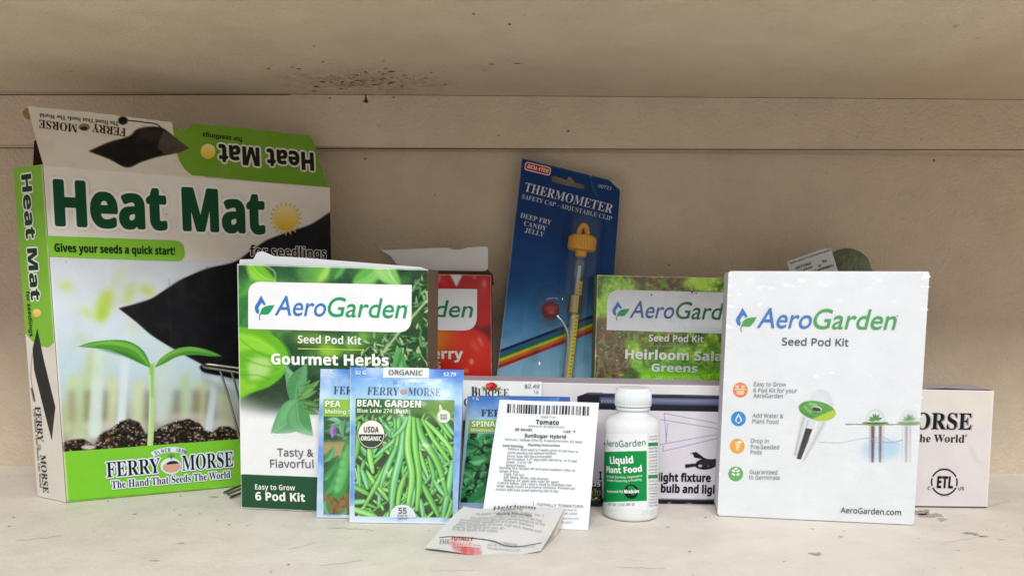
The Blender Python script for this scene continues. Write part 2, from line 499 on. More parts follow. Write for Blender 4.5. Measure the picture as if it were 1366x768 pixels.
    def region(s, pts, soft=0.0):
        o = np.zeros((s.h, s.w)); r = s.mask(pts, soft)
        if r is not None: o[r[0]] = r[1]
        return o
    def grain(s, amt):
        s.a = np.clip(s.a + (s.rs.rand(s.h, s.w, 1) - 0.5) * amt, 0, 1)
def wear(g, c4, amt=1.0, sides=(0, 1, 2, 3), col='efece4'):
    """rubbed white card along the folds and at the corners"""
    c = np.asarray(c4, float)
    for s in sides:
        a, b = c[s], c[(s + 1) % 4]; L = np.linalg.norm(b - a)
        for _ in range(int(L / 7 * amt)):
            t = g.rs.rand(); t = t if g.rs.rand() < .6 else (t ** 4 if g.rs.rand() < .5 else 1 - t ** 4)
            p = a + (b - a) * t + g.rs.randn(2) * .35; l = g.rs.rand() ** 2 * 8 + .6; d = (b - a) / L
            g.fill([p - d * l, p + [.3, .5], p + d * l, p + d * .2 - [.2, .5]], col, .35 + .5 * g.rs.rand(), .35)
def ridges(g, cell, col, m, w=.035, amt=.6):
    """fine branching veins"""
    n = g.noise(cell, 3); g.over(col, np.clip(1 - np.abs(n - .5) / w, 0, 1) * m * amt)
def blur2(m, r):
    k = int(round(r))
    if k < 1: return m
    for ax in (0, 1):
        for _ in range(2):
            p = np.pad(m, [(k + 1, k) if i == ax else (0, 0) for i in range(2)], mode='edge')
            c = np.cumsum(p, axis=ax)
            m = (np.take(c, range(2 * k + 1, c.shape[ax]), axis=ax) - np.take(c, range(0, c.shape[ax] - 2 * k - 1), axis=ax)) / (2 * k + 1)
    return m
def smooth_path(pts, n=6):
    p = np.asarray(pts, float)
    if len(p) < 3:
        t = np.linspace(0, 1, 8)[:, None]; return p[0] * (1 - t) + p[-1] * t
    q = np.concatenate([[2 * p[0] - p[1]], p, [2 * p[-1] - p[-2]]]); out = []
    for i in range(1, len(q) - 2):
        for t in np.linspace(0, 1, n, endpoint=False):
            out.append(0.5 * ((2 * q[i]) + (q[i + 1] - q[i - 1]) * t + (2 * q[i - 1] - 5 * q[i] + 4 * q[i + 1] - q[i + 2]) * t * t + (3 * q[i] - q[i - 1] - 3 * q[i + 1] + q[i + 2]) * t ** 3))
    out.append(p[-1]); return np.array(out)
def curve(pts, n=6): return smooth_path(pts, n)

def logo(P, x, y, w, h, blue, green, k=3):
    """the drop-and-leaf mark in the box x..x+w, y..y+h"""
    q = lambda a, b: (x + a * w, y + b * h)
    outer = curve([q(.32, .0), q(.16, .25), q(.02, .45), q(.06, .66), q(.2, .76)], 5)
    inner = curve([q(.24, .62), q(.2, .5), q(.3, .36), q(.36, .30), q(.47, .40)], 5)
    P.poly(np.concatenate([outer, inner, [q(.56, .36)], curve([q(.5, .26), q(.42, .14), q(.32, .0)], 4)]), blue, k)
    P.poly(np.concatenate([curve([q(.26, .74), q(.38, .52), q(.62, .42), q(1.0, .38)], 5), curve([q(1.0, .38), q(.86, .58), q(.66, .76), q(.34, .76)], 5)]), green, k)
    P.line(curve([q(.6, .6), q(.36, .72), q(.24, .84), q(.27, 1.0)], 4), 1.3, green, k + 1)

def carton(parent, quad, depth, col='b9a78f', mat=None, open_top=False, name='carton', inner='5a4838', wall=0.0006):
    """the cardboard body behind a printed front: quad = 3D tl,tr,br,bl; depth = 3D vector to the rear"""
    q = [np.asarray(p, float) for p in quad]; d = np.asarray(depth, float)
    n = unit(np.cross(q[1] - q[0], q[3] - q[0])); n = n if n @ d > 0 else -n
    f = [p + n * 0.0003 for p in q]; b = [p + d for p in q]
    m = MB(); v = np.array(f + b)
    faces = [[0, 3, 2, 1], [4, 5, 6, 7], [1, 2, 6, 5], [0, 4, 7, 3], [3, 7, 6, 2]]
    if not open_top: faces.append([0, 1, 5, 4])
    m.add(v, faces, rgb(col))
    if open_top:
        c = v.mean(0); vi = v + (c - v) * 0.03
        m.add(vi, [[0, 1, 2, 3], [4, 7, 6, 5], [1, 5, 6, 2], [0, 3, 7, 4], [3, 2, 6, 7]], rgb(inner))
        m.add(np.concatenate([v[[0, 1, 5, 4]], vi[[0, 1, 5, 4]]]), [[i, (i + 1) % 4, 4 + (i + 1) % 4, 4 + i] for i in range(4)], rgb(col))
    return m.build(name, mat or M_BOARD, parent)
def rounded(c4, r, grow=0.0):
    c = np.asarray(c4, float); out = []
    c = c.mean(0) + (c - c.mean(0)) * (1 + grow)
    for i in range(4):
        p, a, b = c[i], c[i - 1], c[(i + 1) % 4]
        da = (a - p) / np.linalg.norm(a - p) * r; db = (b - p) / np.linalg.norm(b - p) * r
        for t in np.linspace(0, 1, 8): out.append((1 - t) ** 2 * (p + da) + 2 * t * (1 - t) * p + t * t * (p + db))
    return out
def soften(o, w, seg=3):
    b = o.modifiers.new('rounded edges', 'BEVEL'); b.width = w; b.segments = seg; b.limit_method = 'ANGLE'
def quad3(P, c4): return list(P.p3(P.puv(c4)))
# ------------------------------------------------------------------ the setting: painted shelf bay
STAIN = on_z(488, 111, CEIL_Z)
def paint_mat(name, base, dark, stipple=0.0006, stain=None):
    m = bpy.data.materials.new(name)
    nt, p = nodes_of(m)
    at = nt.nodes.new('ShaderNodeAttribute'); at.attribute_name = 'ink'
    geo = nt.nodes.new('ShaderNodeNewGeometry'); pos = geo.outputs['Position']
    big = noise(nt, 5.0, 4.0, pos); mid = noise(nt, 38.0, 6.0, pos, 0.65); fine = noise(nt, 420.0, 3.0, pos)
    c = mixc(nt, 'MIX', ramp(nt, big.outputs['Fac'], [(0.35, 0.0), (0.7, 1.0)]).outputs['Color'], tuple(lin(rgb(base))), tuple(lin(rgb(dark))))
    c = mixc(nt, 'MULTIPLY', 0.5, c, ramp(nt, mid.outputs['Fac'], [(0.28, 0.80), (0.6, 1.0)]).outputs['Color'])
    specks = noise(nt, 160.0, 2.0, pos)
    c = mixc(nt, 'MIX', ramp(nt, specks.outputs['Fac'], [(0.735, 0.0), (0.78, 0.35)]).outputs['Color'], c, (0.10, 0.075, 0.05))
    if stain is not None:
        # a blotchy brown smudge where the board was scorched or mouldy
        a = nt.nodes.new('ShaderNodeVectorMath'); a.operation = 'SUBTRACT'; nt.links.new(pos, a.inputs[0]); a.inputs[1].default_value = tuple(float(q) for q in stain)
        b = nt.nodes.new('ShaderNodeVectorMath'); b.operation = 'MULTIPLY'; nt.links.new(a.outputs[0], b.inputs[0]); b.inputs[1].default_value = (1 / .085, 1 / .05, 1.0)
        d = nt.nodes.new('ShaderNodeVectorMath'); d.operation = 'LENGTH'; nt.links.new(b.outputs[0], d.inputs[0])
        fall = ramp(nt, d.outputs['Value'], [(0.0, 1.0), (1.0, 0.0)]).outputs['Color']
        sn = noise(nt, 90.0, 6.0, pos, 0.7); sn2 = noise(nt, 300.0, 4.0, pos, 0.7)
        k = mixc(nt, 'MULTIPLY', 1.0, fall, ramp(nt, sn.outputs['Fac'], [(0.40, 0.0), (0.62, 0.8)]).outputs['Color'])
        k2 = mixc(nt, 'MULTIPLY', 1.0, fall, ramp(nt, sn2.outputs['Fac'], [(0.55, 0.0), (0.66, 1.0)]).outputs['Color'])
        c = mixc(nt, 'MIX', k, c, (0.30, 0.20, 0.12)); c = mixc(nt, 'MIX', k2, c, (0.12, 0.08, 0.045))
    c = mixc(nt, 'MULTIPLY', 1.0, c, at.outputs['Color'])
    nt.links.new(c, p.inputs['Base Color'])
    nt.links.new(ramp(nt, mid.outputs['Fac'], [(0.3, 0.42), (0.7, 0.6)]).outputs['Color'], p.inputs['Roughness'])
    p.inputs['Specular IOR Level'].default_value = 0.35
    b = nt.nodes.new('ShaderNodeBump'); b.inputs['Strength'].default_value = 0.5; b.inputs['Distance'].default_value = stipple
    nt.links.new(fine.outputs['Fac'], b.inputs['Height'])
    b2 = nt.nodes.new('ShaderNodeBump'); b2.inputs['Strength'].default_value = 0.5; b2.inputs['Distance'].default_value = 0.0012
    nt.links.new(mid.outputs['Fac'], b2.inputs['Height']); nt.links.new(b.outputs[0], b2.inputs['Normal'])
    nt.links.new(b2.outputs[0], p.inputs['Normal'])
    return m
M_SHELF = paint_mat('cream gloss paint on the shelf', 'e9e2d8', 'e2d9cd', 0.001)
M_WALL = paint_mat('cream paint on the back wall', 'd6c5b0', 'cfbda6', 0.0026)
M_CEIL = paint_mat('cream paint under the upper shelf', 'd8c9b2', 'cfbea6', 0.0018, STAIN)

def slab(name, x0, x1, y0, y1, z0, z1, mat):
    m = MB()
    v = [(x, y, z) for z in (z0, z1) for y in (y0, y1) for x in (x0, x1)]
    m.add(v, [[0, 2, 3, 1], [4, 5, 7, 6], [0, 1, 5, 4], [2, 6, 7, 3], [0, 4, 6, 2], [1, 3, 7, 5]], (1, 1, 1))
    return m
def splat(m, c, rx, ry, col, seed, zfun, n=18, rough=0.45):
    """a grimy mark with its own ragged outline, lying on a surface"""
    rs = np.random.RandomState(seed); t = np.linspace(0, 2 * np.pi, n, endpoint=False)
    k = 1 + rough * (rs.rand(n) - 0.5) * 2
    px = c[0] + rx * k * np.cos(t); py = c[1] + ry * k * np.sin(t)
    v = zfun(px, py)
    # the paint's node colour is multiplied in later, so take it out of the mark's own colour here
    k = np.minimum(lin(rgb(col)) / lin(rgb('ddd0c0')), 1.0); k = np.where(k < .0031308, k * 12.92, 1.055 * k ** (1 / 2.4) - .055)
    m.add(v, [list(range(n))], k)
SX = 0.95
m = slab('shelf', -SX, SX, 0.16, WALL_Y, -0.022, 0.0, M_SHELF)
zf = lambda x, y: on_z(x, y, 0.00015)
for c, rx, ry, col, sd in (((1240, 687), 17, 3.6, 'a89e90', 1), ((1229, 683), 11, 4.0, '9d9486', 2), ((1256, 692), 7, 2.0, 'b3a999', 3),
                           ((1293, 710.5), 9, 1.4, 'a1968a', 4), ((1312, 714.5), 7, 1.0, 'a89e92', 5), ((1302, 713), 4, .8, '9b9185', 6), ((1335, 719), 5, .7, 'b9ae9f', 16),
                           ((1088, 738), 9, 1.8, 'a09484', 7), ((1121, 715), 3, 1.0, 'b7ab9b', 8), ((920, 735), 2, .7, '9d9284', 9), ((206, 747), 6, .8, 'b8ab98', 10),
                           ((243, 724), 5, .8, 'bfb29e', 11), ((300, 640), 3, .8, 'a79c8c', 12), ((285, 662), 6, .8, 'b0a594', 13), ((1046, 748), 2, .6, 'ab9f8f', 14), ((330, 700), 2, .5, 'b3a797', 15)):
    splat(m, c, rx, ry, col, sd, zf)
rs = np.random.RandomState(77)
for k in range(9):
    # scratches and drag marks in the paint
    x, y, L, a = rs.uniform(0, 1366), rs.uniform(650, 766), rs.uniform(15, 70), rs.uniform(-.25, .25)
    px_ = np.linspace(x, x + L, 7); py_ = y + (px_ - x) * a + rs.randn(7) * .5; wd = .25 + .35 * np.sin(np.linspace(.2, 2.9, 7)) * rs.rand()
    m.add(zf(np.concatenate([px_, px_[::-1]]), np.concatenate([py_ - wd, (py_ + wd)[::-1]])), [list(range(14))], rgb(['f6f3ef', 'f1ece5', 'f8f6f2', 'f3efe9'][k % 4]))
rs = np.random.RandomState(12)
for k in range(160):
    c = (rs.uniform(0, 1366), 634 + rs.rand() ** 1.6 * 134); s_ = .35 + rs.rand() ** 3 * 1.3
    splat(m, c, s_ * (1 + rs.rand()), s_ * .55, ['b5a996', 'a39783', 'c2b7a6', '8d8170'][rs.randint(4)], 300 + k, zf, n=8)
o = m.build('shelf', M_SHELF); o['kind'] = 'structure'
m = slab('wall', -SX, SX, WALL_Y, WALL_Y + 0.02, -0.022, CEIL_Z + 0.02, M_WALL)
wf = lambda x, y: on_y(x, y, WALL_Y - 0.00015)
for c, rx, ry, sd in (((487, 212), 1.6, 1.6, 21), ((892, 354), 1.5, 1.0, 22), ((1246, 214), 1.4, 1.4, 23), ((1290, 520), 5, 1.0, 24), ((1206, 400), 1.0, 1.0, 25), ((580, 260), .8, .8, 26)):
    splat(m, c, rx, ry, '6d5c4a', sd, wf)
o = m.build('back_wall', M_WALL); o['kind'] = 'structure'
CLEAT_Y = WALL_Y - 0.019
cz = float(on_y(800, 198.5, CLEAT_Y)[2])
m = slab('cleat', -SX, SX, CLEAT_Y, WALL_Y - 0.0004, cz, CEIL_Z - 0.0004, M_WALL)
cf = lambda x, y: on_y(x, y, CLEAT_Y - 0.00015)
for c, rx, ry, sd in (((488, 131), 1.6, 5, 31), ((488, 135), 3.4, 2.0, 32), ((758, 175), 1.6, 1.4, 33), ((665, 181), 1.0, .8, 34), ((525, 130), 2, .8, 35), ((440, 131), 1.5, .8, 36)):
    splat(m, c, rx, ry, '4f3d28', sd, cf)
m.add(cf(np.array([-400, 1800, 1800, -400.]), np.array([196.2, 200.3, 201.6, 197.3])), [[0, 1, 2, 3]], rgb('66523e'))  # dark strip painted as the shadow line under the cleat
m.add(cf(np.array([-200, 240, 388, 388, 240, -200.]), np.array([125.6, 125.9, 126.4, 127.2, 127.4, 127.2])), [[0, 1, 2, 3, 4, 5]], rgb('75603f'))
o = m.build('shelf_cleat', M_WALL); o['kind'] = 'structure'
EDGE_Y = 0.425
m = slab('upper', -SX, SX, EDGE_Y, WALL_Y + 0.02, CEIL_Z, CEIL_Z + 0.02, M_CEIL)
uf = lambda x, y: on_z(x, y, CEIL_Z - 0.00015)
rs = np.random.RandomState(5)
marks = [((522, 96), 7, .9), ((514, 92), 3.4, .8), ((431, 83), 1.8, .9), ((398, 92), 4, .8), ((390, 90), 3, .6), ((512, 82), 1.8, .7), ((487.5, 96.5), 2.2, .8), ((457, 109.5), 2.4, 1.0),
         ((656, 86), 4, .7), ((690, 85), 5.5, .8), ((646, 94), 3, .5), ((575, 97), 3, .5), ((422, 116), 5, .8), ((419, 122), 5, .7), ((455, 118.5), 4, .8), ((483, 109), 4, .6), ((519, 112), 4, .7),
         ((632, 19), 2.2, 1.4), ((680, 33), 2.2, 1.2), ((419, 62), 1.4, .7), ((358, 92), 2, .8), ((700, 20), 1, .6), ((594, 113), 2, .8), ((478, 108), 5, .6), ((500, 113), 4, .6)]
for k, (c, rx, ry) in enumerate(marks): splat(m, c, rx * .8, ry * .85, '5e4c34', 50 + k, uf)
for k in range(90):
    c = (488 + rs.randn() * 44, 112 - abs(rs.randn()) * 7 + rs.randn() * 4)
    if c[1] > 123: continue
    splat(m, c, 0.4 + rs.rand() ** 2 * 2.6, 0.25 + rs.rand() * 0.45, '9a866a' if rs.rand() < 0.75 else '7a664a', 100 + k, uf, n=10)
o = m.build('upper_shelf', M_CEIL); o['kind'] = 'structure'

# ------------------------------------------------------------------ heat mat box
GREEN_B = '86c63a'
def sun(P, c, r, k=2, rays=True):
    if rays:
        for a in range(0, 360, 18):
            t = math.radians(a); u = (math.cos(t), -math.sin(t)); n = (-u[1], u[0]); r1, r2 = r * 1.1, r * 1.42
            P.poly([(c[0] + u[0] * r1 + n[0] * r * .09, c[1] + u[1] * r1 + n[1] * r * .09), (c[0] + u[0] * r2, c[1] + u[1] * r2), (c[0] + u[0] * r1 - n[0] * r * .09, c[1] + u[1] * r1 - n[1] * r * .09)], 'e8c93a', k)
    P.disc(c, r, r, 'eed47a', k)
    for i in range(7):
        t = i / 6.0; a = 90 - 14 - i * 22
        P.disc(c, r * (.95 - .004 * i), r * (.95 - .004 * i), (0.955 - .03 * t, 0.90 - .15 * t, 0.66 - .52 * t), k + 1 + i * .3, a0=180 - a if a > 0 else 180 - a, a1=360 + a)

def build_heat_mat():
    tl, tr, br, bl = (57.5, 219.5), (440, 250), (447, 636), (89, 669.5)
    B0 = on_z(*bl, 0.0004); B1 = on_z(*br, 0.0004)
    P = Panel(B0, B1, (0, 0, 1))
    t = thing('heat_mat_box', 'large worn heat mat carton with a seedling picture and its top flap standing open', 'cardboard box', (B0 + B1) / 2)
    c4 = [tl, tr, br, bl]
    q4 = P.puv(c4)
    def deform(u, v):
        a = np.clip(u / q4[2, 0], 0, 1); b = np.clip(v / q4[0, 1], 0, 1); e = np.sin(np.pi * a) * np.sin(np.pi * b)
        return .0016 * e + .0005 * np.sin(8 * a + 1) * np.sin(6 * b) * np.sqrt(e)
    P.deform = deform; P.fine = .004; P.lift = 1.8
    g = Pic(c4, 1.45, 'e9e3da', 3)
    pic = [(40, 344), (470, 349), (470, 620), (60, 604)]
    R = g.region(pic)
    base = g.a.copy()
    g.vgrad([(340, 'd9dfe8'), (420, 'd2dde8'), (490, 'c2d8e0'), (530, 'b9ccc8'), (560, 'a8a89a'), (600, '8d8a80')])
    for c, rx, ry, col, al in (((88, 382), 9, 7, 'c4d868', .8), ((140, 404), 10, 20, 'b9d24a', .9), ((135, 420), 7, 11, 'a6c832', .9), ((116, 416), 13, 7, 'c6dc84', .7), ((172, 392), 7, 17, 'c2d878', .8), ((158, 372), 5, 18, 'ccdf9a', .6), ((196, 387), 12, 7, 'bdd564', .8), ((176, 440), 12, 8, 'cfe2b8', .5), ((110, 452), 16, 6, 'bcd6b4', .5)):
        g.ell(c, rx, ry, col, al, 5.0, 20)
    for x0, y0, x1, y1, w, col, al in ((128, 470, 104, 590, 22, 'b9d09a', .9), (100, 500, 88, 580, 12, 'c6d49a', .9), (150, 500, 147, 570, 12, 'd2dca0', .8), (186, 510, 184, 575, 16, 'd0dcae', .8), (222, 460, 214, 565, 18, 'c9dcd4', .8), (247, 500, 244, 560, 12, 'b4cf9e', .9), (268, 510, 266, 570, 16, 'c0c894', .8), (300, 520, 302, 580, 14, 'b8bf90', .7)):
        g.stroke([(x0, y0), (x1, y1)], w, col, al, 4.0)
    for x, w in ((118, 9), (139, 8), (163, 5), (198, 9), (236, 8), (262, 10), (280, 12), (96, 6)):
        g.stroke([(x, 520), (x - 1, 562)], w, '6d5f4a', .65, 4.0)
    for c, rx, ry in (((150, 568), 40, 8), ((250, 556), 30, 6), ((110, 585), 24, 6), ((290, 566), 26, 7)): g.ell(c, rx, ry, 'cfc9c4', .7, 4.0)
    def stem(a, b, w, col, soft):
        a = np.array(a, float); b = np.array(b, float)
        for i in range(14):
            t0, t1 = i / 14.0, 1.0; g.stroke([a + (b - a) * t0, a + (b - a) * t1], w, col, .2, soft + 1.2 * (1 - t0))
    stem((134, 430), (126, 582), 14, 'd3e6dc', 1.6); stem((170, 420), (161, 574), 9.5, 'd8e6ee', 1.0); stem((291, 470), (277, 582), 8, 'cfdfe6', .8)
    # soil
    soil = [(78, 592), (95, 586), (112, 585), (126, 594), (132, 580), (150, 570), (160, 562), (172, 558), (186, 563), (192, 574), (200, 580), (210, 572), (222, 566), (236, 561), (252, 558), (266, 564), (274, 574), (284, 576), (292, 569), (305, 568), (318, 576), (470, 576), (470, 625), (60, 625)]
    sm = g.region(soil, 0.7)
    n1 = g.noise(3.2, 3)
    sc = np.stack([np.interp(n1, [.25, .5, .62, .75], v) for v in ([.05, .17, .30, .62], [.04, .13, .24, .56], [.03, .10, .19, .5])], -1)
    g.a = g.a * (1 - sm[..., None]) + sc * sm[..., None]
    for k in range(170):
        x = g.rs.uniform(84, 320); y = g.rs.uniform(560, 602)
        if inside(np.array([x]), np.array([y]), soil)[0]:
            g.ell((x, y), g.rs.uniform(.5, 1.6), g.rs.uniform(.4, 1.1), ['e8e4de', '1a120c', 'cfc6ba', '0e0a07', '5a4630'][g.rs.randint(5)], .9)
    g.ell((118, 596), 10, 3, 'd8d2ca', .9, 1.0)
    # seedling
    g.stroke([(203, 484), (203, 520), (202, 560), (200, 596)], [7, 6, 7, 8], 'b4d890', 1)
    g.stroke([(202, 486), (203, 530)], [6, 2], '8cc456', .9, .5); g.stroke([(200, 500), (199, 594)], 2, 'd8ecc0', .8, .5)
    lf = np.concatenate([curve([(104, 462), (122, 456), (150, 453), (172, 455), (190, 466), (199, 482), (200, 490)]), curve([(200, 490), (190, 486), (172, 477), (150, 467), (124, 464), (104, 462)])])
    g.fill(lf, '4f9433'); g.stroke([(108, 462), (145, 457), (178, 464), (199, 487)], [1, 5, 6, 2], '7cbf4a', .8, 1.0); g.stroke([(130, 464), (165, 472), (192, 484)], [1, 5, 1], '2f6b22', .8, 1.2)
    rf = np.concatenate([curve([(296, 474.5), (276, 466), (252, 462), (232, 466), (214, 478), (206, 490)]), curve([(206, 490), (218, 485), (238, 475), (262, 473), (282, 475), (296, 474.5)])])
    blk = np.concatenate([[(470, 270), (441, 282.5)], curve([(441, 282.5), (415, 299), (386, 309), (357, 320), (335, 334), (313, 349), (277, 358), (243, 372), (219, 387), (197, 400), (158, 411)]), curve([(158, 411), (180, 428), (201, 446), (228, 463), (257, 479), (270, 486)], 4), curve([(270, 486), (266, 489), (272, 496), (296, 501), (330, 506), (470, 512)], 4)])
    g.a = base * (1 - R[..., None]) + g.a * R[..., None]
    g.stroke(blk[2:70], 2.2, 'f2f2f2', .8, .5)
    g.fill(blk, '0b0b10', 1, .4)
    g.over('1c1c22', g.region(blk, 2) * np.clip(g.noise(22, 3) - .42, 0, 1) * 1.6)
    g.fill(rf, '4c9030'); g.stroke([(290, 473), (256, 465), (228, 471), (209, 486)], [1, 5, 5, 2], '79bb48', .8, 1.0)
    g.stroke([(225.5, 372), (226, 412), (228, 458)], .8, '3c3c40', .5, .4)
    g.fill([(50, 605.5), (88, 602), (318, 585), (470, 573), (470, 700), (50, 700)], '7ecb33')
    # dirt, rubbed edges; shade painted as a darker line along the bottom
    wear(g, c4, 1.2)
    for (x, y) in ((88, 349), (276, 356), (222, 286), (262, 306)): g.ell((x, y), 1.2, .8, '6a6660', .7, .5)
    g.stroke([(58, 220), (90, 669)], 2.2, 'f0ece4', .7, .4); g.stroke([(57, 220), (440, 251)], 1.6, 'd8cdbd', .7, .3); g.stroke([(88, 668), (320, 648)], 1.8, '567a3a', .5, .3)
    g.stroke([(300, 616), (309, 617)], .8, '4c8420', .7)
    g.over('b9a489', np.clip(g.noise(30, 3) - .55, 0, 1) * .35)
    g.grain(.03)
    P.picture(g)
    P.text('Heat Mat', (75.5, 300), (352, 311), 59, '0a4a2a', 'b', .035, 3, halo='f1eee9', hfat=.10)
    sun(P, (381, 291.5), 16.5)
    P.rrect([(61.5, 314.5), (245, 321.5), (247, 349), (66, 342.5)], [0, 13, 13, 0], GREEN_B, 2)
    P.text('Gives your seeds a quick start!', (73, 335.5), (233, 340), 10.6, '0d2a14', 'b', .02, 4)
    P.text('for seedlings', (333, 341.5), (435, 344.5), 14, '10180f', 'b', .0, 5, halo='e6e2da', hfat=.07)
    lg = '101a24'; hl = 'e2edf5'
    P.text('FERRY', (142.5, 636), (214, 629.5), 20, lg, 's', .0, 4, halo=hl, hfat=.09)
    P.text('MORSE', (243, 627), (311, 621), 20, lg, 's', .0, 4, halo=hl, hfat=.09)
    P.disc((228, 621), 14, 11, hl, 2); P.disc((229, 622), 12, 7, 'd9a78c', 4, -6); P.disc((230, 618), 8, 4, '1d2a2e', 5, -6, 0, 180)
    P.line([(217, 622), (228, 624), (239, 620)], .8, 'b57f66', 5); P.line([(228, 604), (228.3, 612)], 1.6, '5b7c96', 5); P.line([(224.5, 606), (228, 610), (232, 605.5)], 1.2, '5b7c96', 5)
    arc = [(207 + i * 4.3, 604.2 - 4.0 * math.sin(math.pi * (i + .5) / 10) - i * .25) for i in range(10)]
    P.line([(203, 606)] + arc + [(247, 602)], 8, hl, 2)
    for ch, (x, y), nx in zip('SINCE 1856', arc, arc[1:] + [(250, 601)]):
        if ch != ' ': P.text(ch, (x - (0 if ch not in 'I1' else -1), y + 2), (x + (2.8 if ch not in 'I1' else 2.0), y + 2 + (nx[1] - y) * .7), 4.4, '3a5a78', 'n', .02, 5)
    P.text('The Hand That Seeds The World', (149, 651), (307, 636.5), 10, lg, 's', .0, 4, halo=hl, hfat=.16)
    P.build('front_panel', M_CARD, t)
    # left side of the carton
    q = quad3(P, c4)
    d = on_z(51, 661, 0.0004) - q[3]; d = d * min(1.0, 0.019 / d[1]); d[2] = 0
    s3 = [q[0] + d, q[0], q[3], q[3] + d]
    Sd = Panel(s3[3], s3[2], q[0] - q[3])
    # px of the side's corners as the picture shows them
    s4 = [(17.8, 226.3), (57.5, 219.5), (89, 669.5), (51, 661)]
    def spx(a, b): return [(1 - a) * ((1 - b) * s4[0][i] + b * s4[3][i]) + a * ((1 - b) * s4[1][i] + b * s4[2][i]) for i in (0, 1)]
    g2 = Pic(s4, 1.6, 'e4ded4', 5)
    g2.fill([(10, 200), (70, 200), spx(1.1, .52), spx(.97, .535), spx(.75, .55), spx(.4, .545), spx(.18, .53), spx(-.1, .50)], '83bf3c')
    g2.fill([(50.6, 441), (44, 469), (46, 495), (56, 535), (70, 589), (75, 545), (60, 485)], '2a2a2c', 1, .3)
    g2.stroke([(44, 474), (42, 500), (44, 520), (47, 532)], .8, '55504a', .8); g2.stroke([(43, 520), (47, 538)], 2.2, '2a2622', .9, .4)
    g2.stroke([(57.5, 220), (89, 669)], 2.0, 'f3efe8', .9, .4); g2.over('b39f84', np.clip(g2.noise(24, 3) - .55, 0, 1) * .5)
    # lay the art on the panel by its own corners, so it fills the panel whatever its skew
    def side_uv(px, py):
        k = homog(s4, [tuple(Sd_uv[0]), tuple(Sd_uv[1]), tuple(Sd_uv[2]), tuple(Sd_uv[3])])
        p = np.stack([np.ravel(px), np.ravel(py), np.ones(np.size(px))], 0); r = k @ p; r = (r[:2] / r[2]).T
        return r.reshape(np.shape(px) + (2,))
    Sd.o = Sd.o + Sd.N * .0005; s3 = [p + Sd.N * .0005 for p in s3]
    Sd_uv = [np.array([(p - Sd.o) @ Sd.U, (p - Sd.o) @ Sd.V]) for p in s3]
    Sd.uv = side_uv
    Sd.picture(g2)
    Sd.text('Heat Mat', (29.5, 236), (43, 403), 13, '0b3a22', 'b', .03, 3, halo='eef0e8', hfat=.14)
    Sd.text('for seedlings', (36, 392), (41, 452), 5, '20381c', 'b', .0, 3)
    sun(Sd, (50.5, 421), 6, rays=False)
    Sd.text('FERRY', (48, 544), (52.5, 590), 7, '23262a', 's', .0, 3); Sd.text('MORSE', (55, 607), (59, 656), 7, '23262a', 's', .0, 3)
    Sd.disc((53.5, 598), 2.5, 4, 'b9a59a', 2); Sd.text('The Hand That Seeds The World', (45.5, 546), (54.5, 650), 3, '70706c', 's', .0, 3)
    Sd.build('side_panel', M_CARD, t)
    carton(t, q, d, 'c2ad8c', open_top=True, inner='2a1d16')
    # raised top flap, hinged on the front's top edge
    hinge0, hinge1 = q[0], q[1]
    back = unit(np.cross(hinge1 - hinge0, (0, 0, 1))); back = back if back[1] > 0 else -back
    Fp = Panel(hinge0 + (0, 0, .0004), hinge1 + (0, 0, .0004), np.array([0, 0, 1.0]) + 0.12 * back)
    f4 = [(36, 141.5), (413, 181), (437, 249), (57.5, 220.5)]
    gf = Pic([(30, 140), (438, 178), (438, 252), (44, 219)], 1.5, 'e0d7ca', 9)
    gf.fill([(230, 168), (255, 163), (420, 180), (445, 252), (256, 234), (246, 225.5), (239, 214), (234.5, 200)], '6f9f2a', 1, .3)
    gf.fill(np.concatenate([curve([(118, 202), (145, 190), (172, 182), (182, 173), (196, 169.5), (212, 169.5), (222, 174), (240, 189), (252, 197.7)], 4), curve([(252, 197.7), (237, 203.6), (210, 209.5), (189, 216), (169, 223.5), (145, 212), (118, 202)], 4)]), '17130f', 1, .4)
    gf.fill([(210, 197), (213, 186), (219, 174), (240, 189), (252, 197.7), (237, 203.6), (220, 207)], '4f473c', .9, .6)
    gf.ell((164, 161), 6.5, 5.5, '17120e', 1, .5); gf.stroke([(170, 160.5), (190, 163), (209, 166), (216, 173)], 1.6, '2a2018', 1, .3)
    gf.over('b39c7c', np.clip(gf.noise(26, 3) - .5, 0, 1) * .5); gf.grain(.03)
    out = [(36.5, 141.5), (140, 152), (228.5, 163.2), (231, 169), (238, 172.6), (247, 173.4), (253, 170.5), (255.3, 164.6), (330, 172), (413, 181), (417, 186.5), (437, 249), (57.8, 220.5), (48.5, 188)]
    # trim the printed sheet to the flap's die-cut outline
    h, w = gf.h, gf.w
    S_, T_ = np.meshgrid(np.arange(w) / (w - 1.0), np.arange(h) / (h - 1.0)); px = gf.to_photo(S_.ravel(), T_.ravel())
    uvq = Fp.uv(px[:, 0], px[:, 1]); ii = np.arange(h * w).reshape(h, w)
    ff = np.stack([ii[:-1, :-1], ii[1:, :-1], ii[1:, 1:], ii[:-1, 1:]], -1).reshape(-1, 4)
    cc = px[ff].mean(1); ff = ff[inside(cc[:, 0], cc[:, 1], out)]
    Fp.m.add(Fp.p3(uvq, 0), ff, gf.a.reshape(-1, 3), uvq)
    Fp.text('FERRY', (168, 172), (123, 165.5), 10.5, '15100c', 's', .0, 3); Fp.text('MORSE', (103, 166.5), (52, 160), 10.5, '15100c', 's', .0, 3)
    Fp.disc((112.5, 170), 7.5, 5, '9a7a52', 2); Fp.disc((112, 171.5), 5, 2.5, '3a2a1c', 3)
    Fp.text('The Hand That Seeds The World', (158, 163), (53, 151.5), 5, '2a221a', 's', .0, 3)
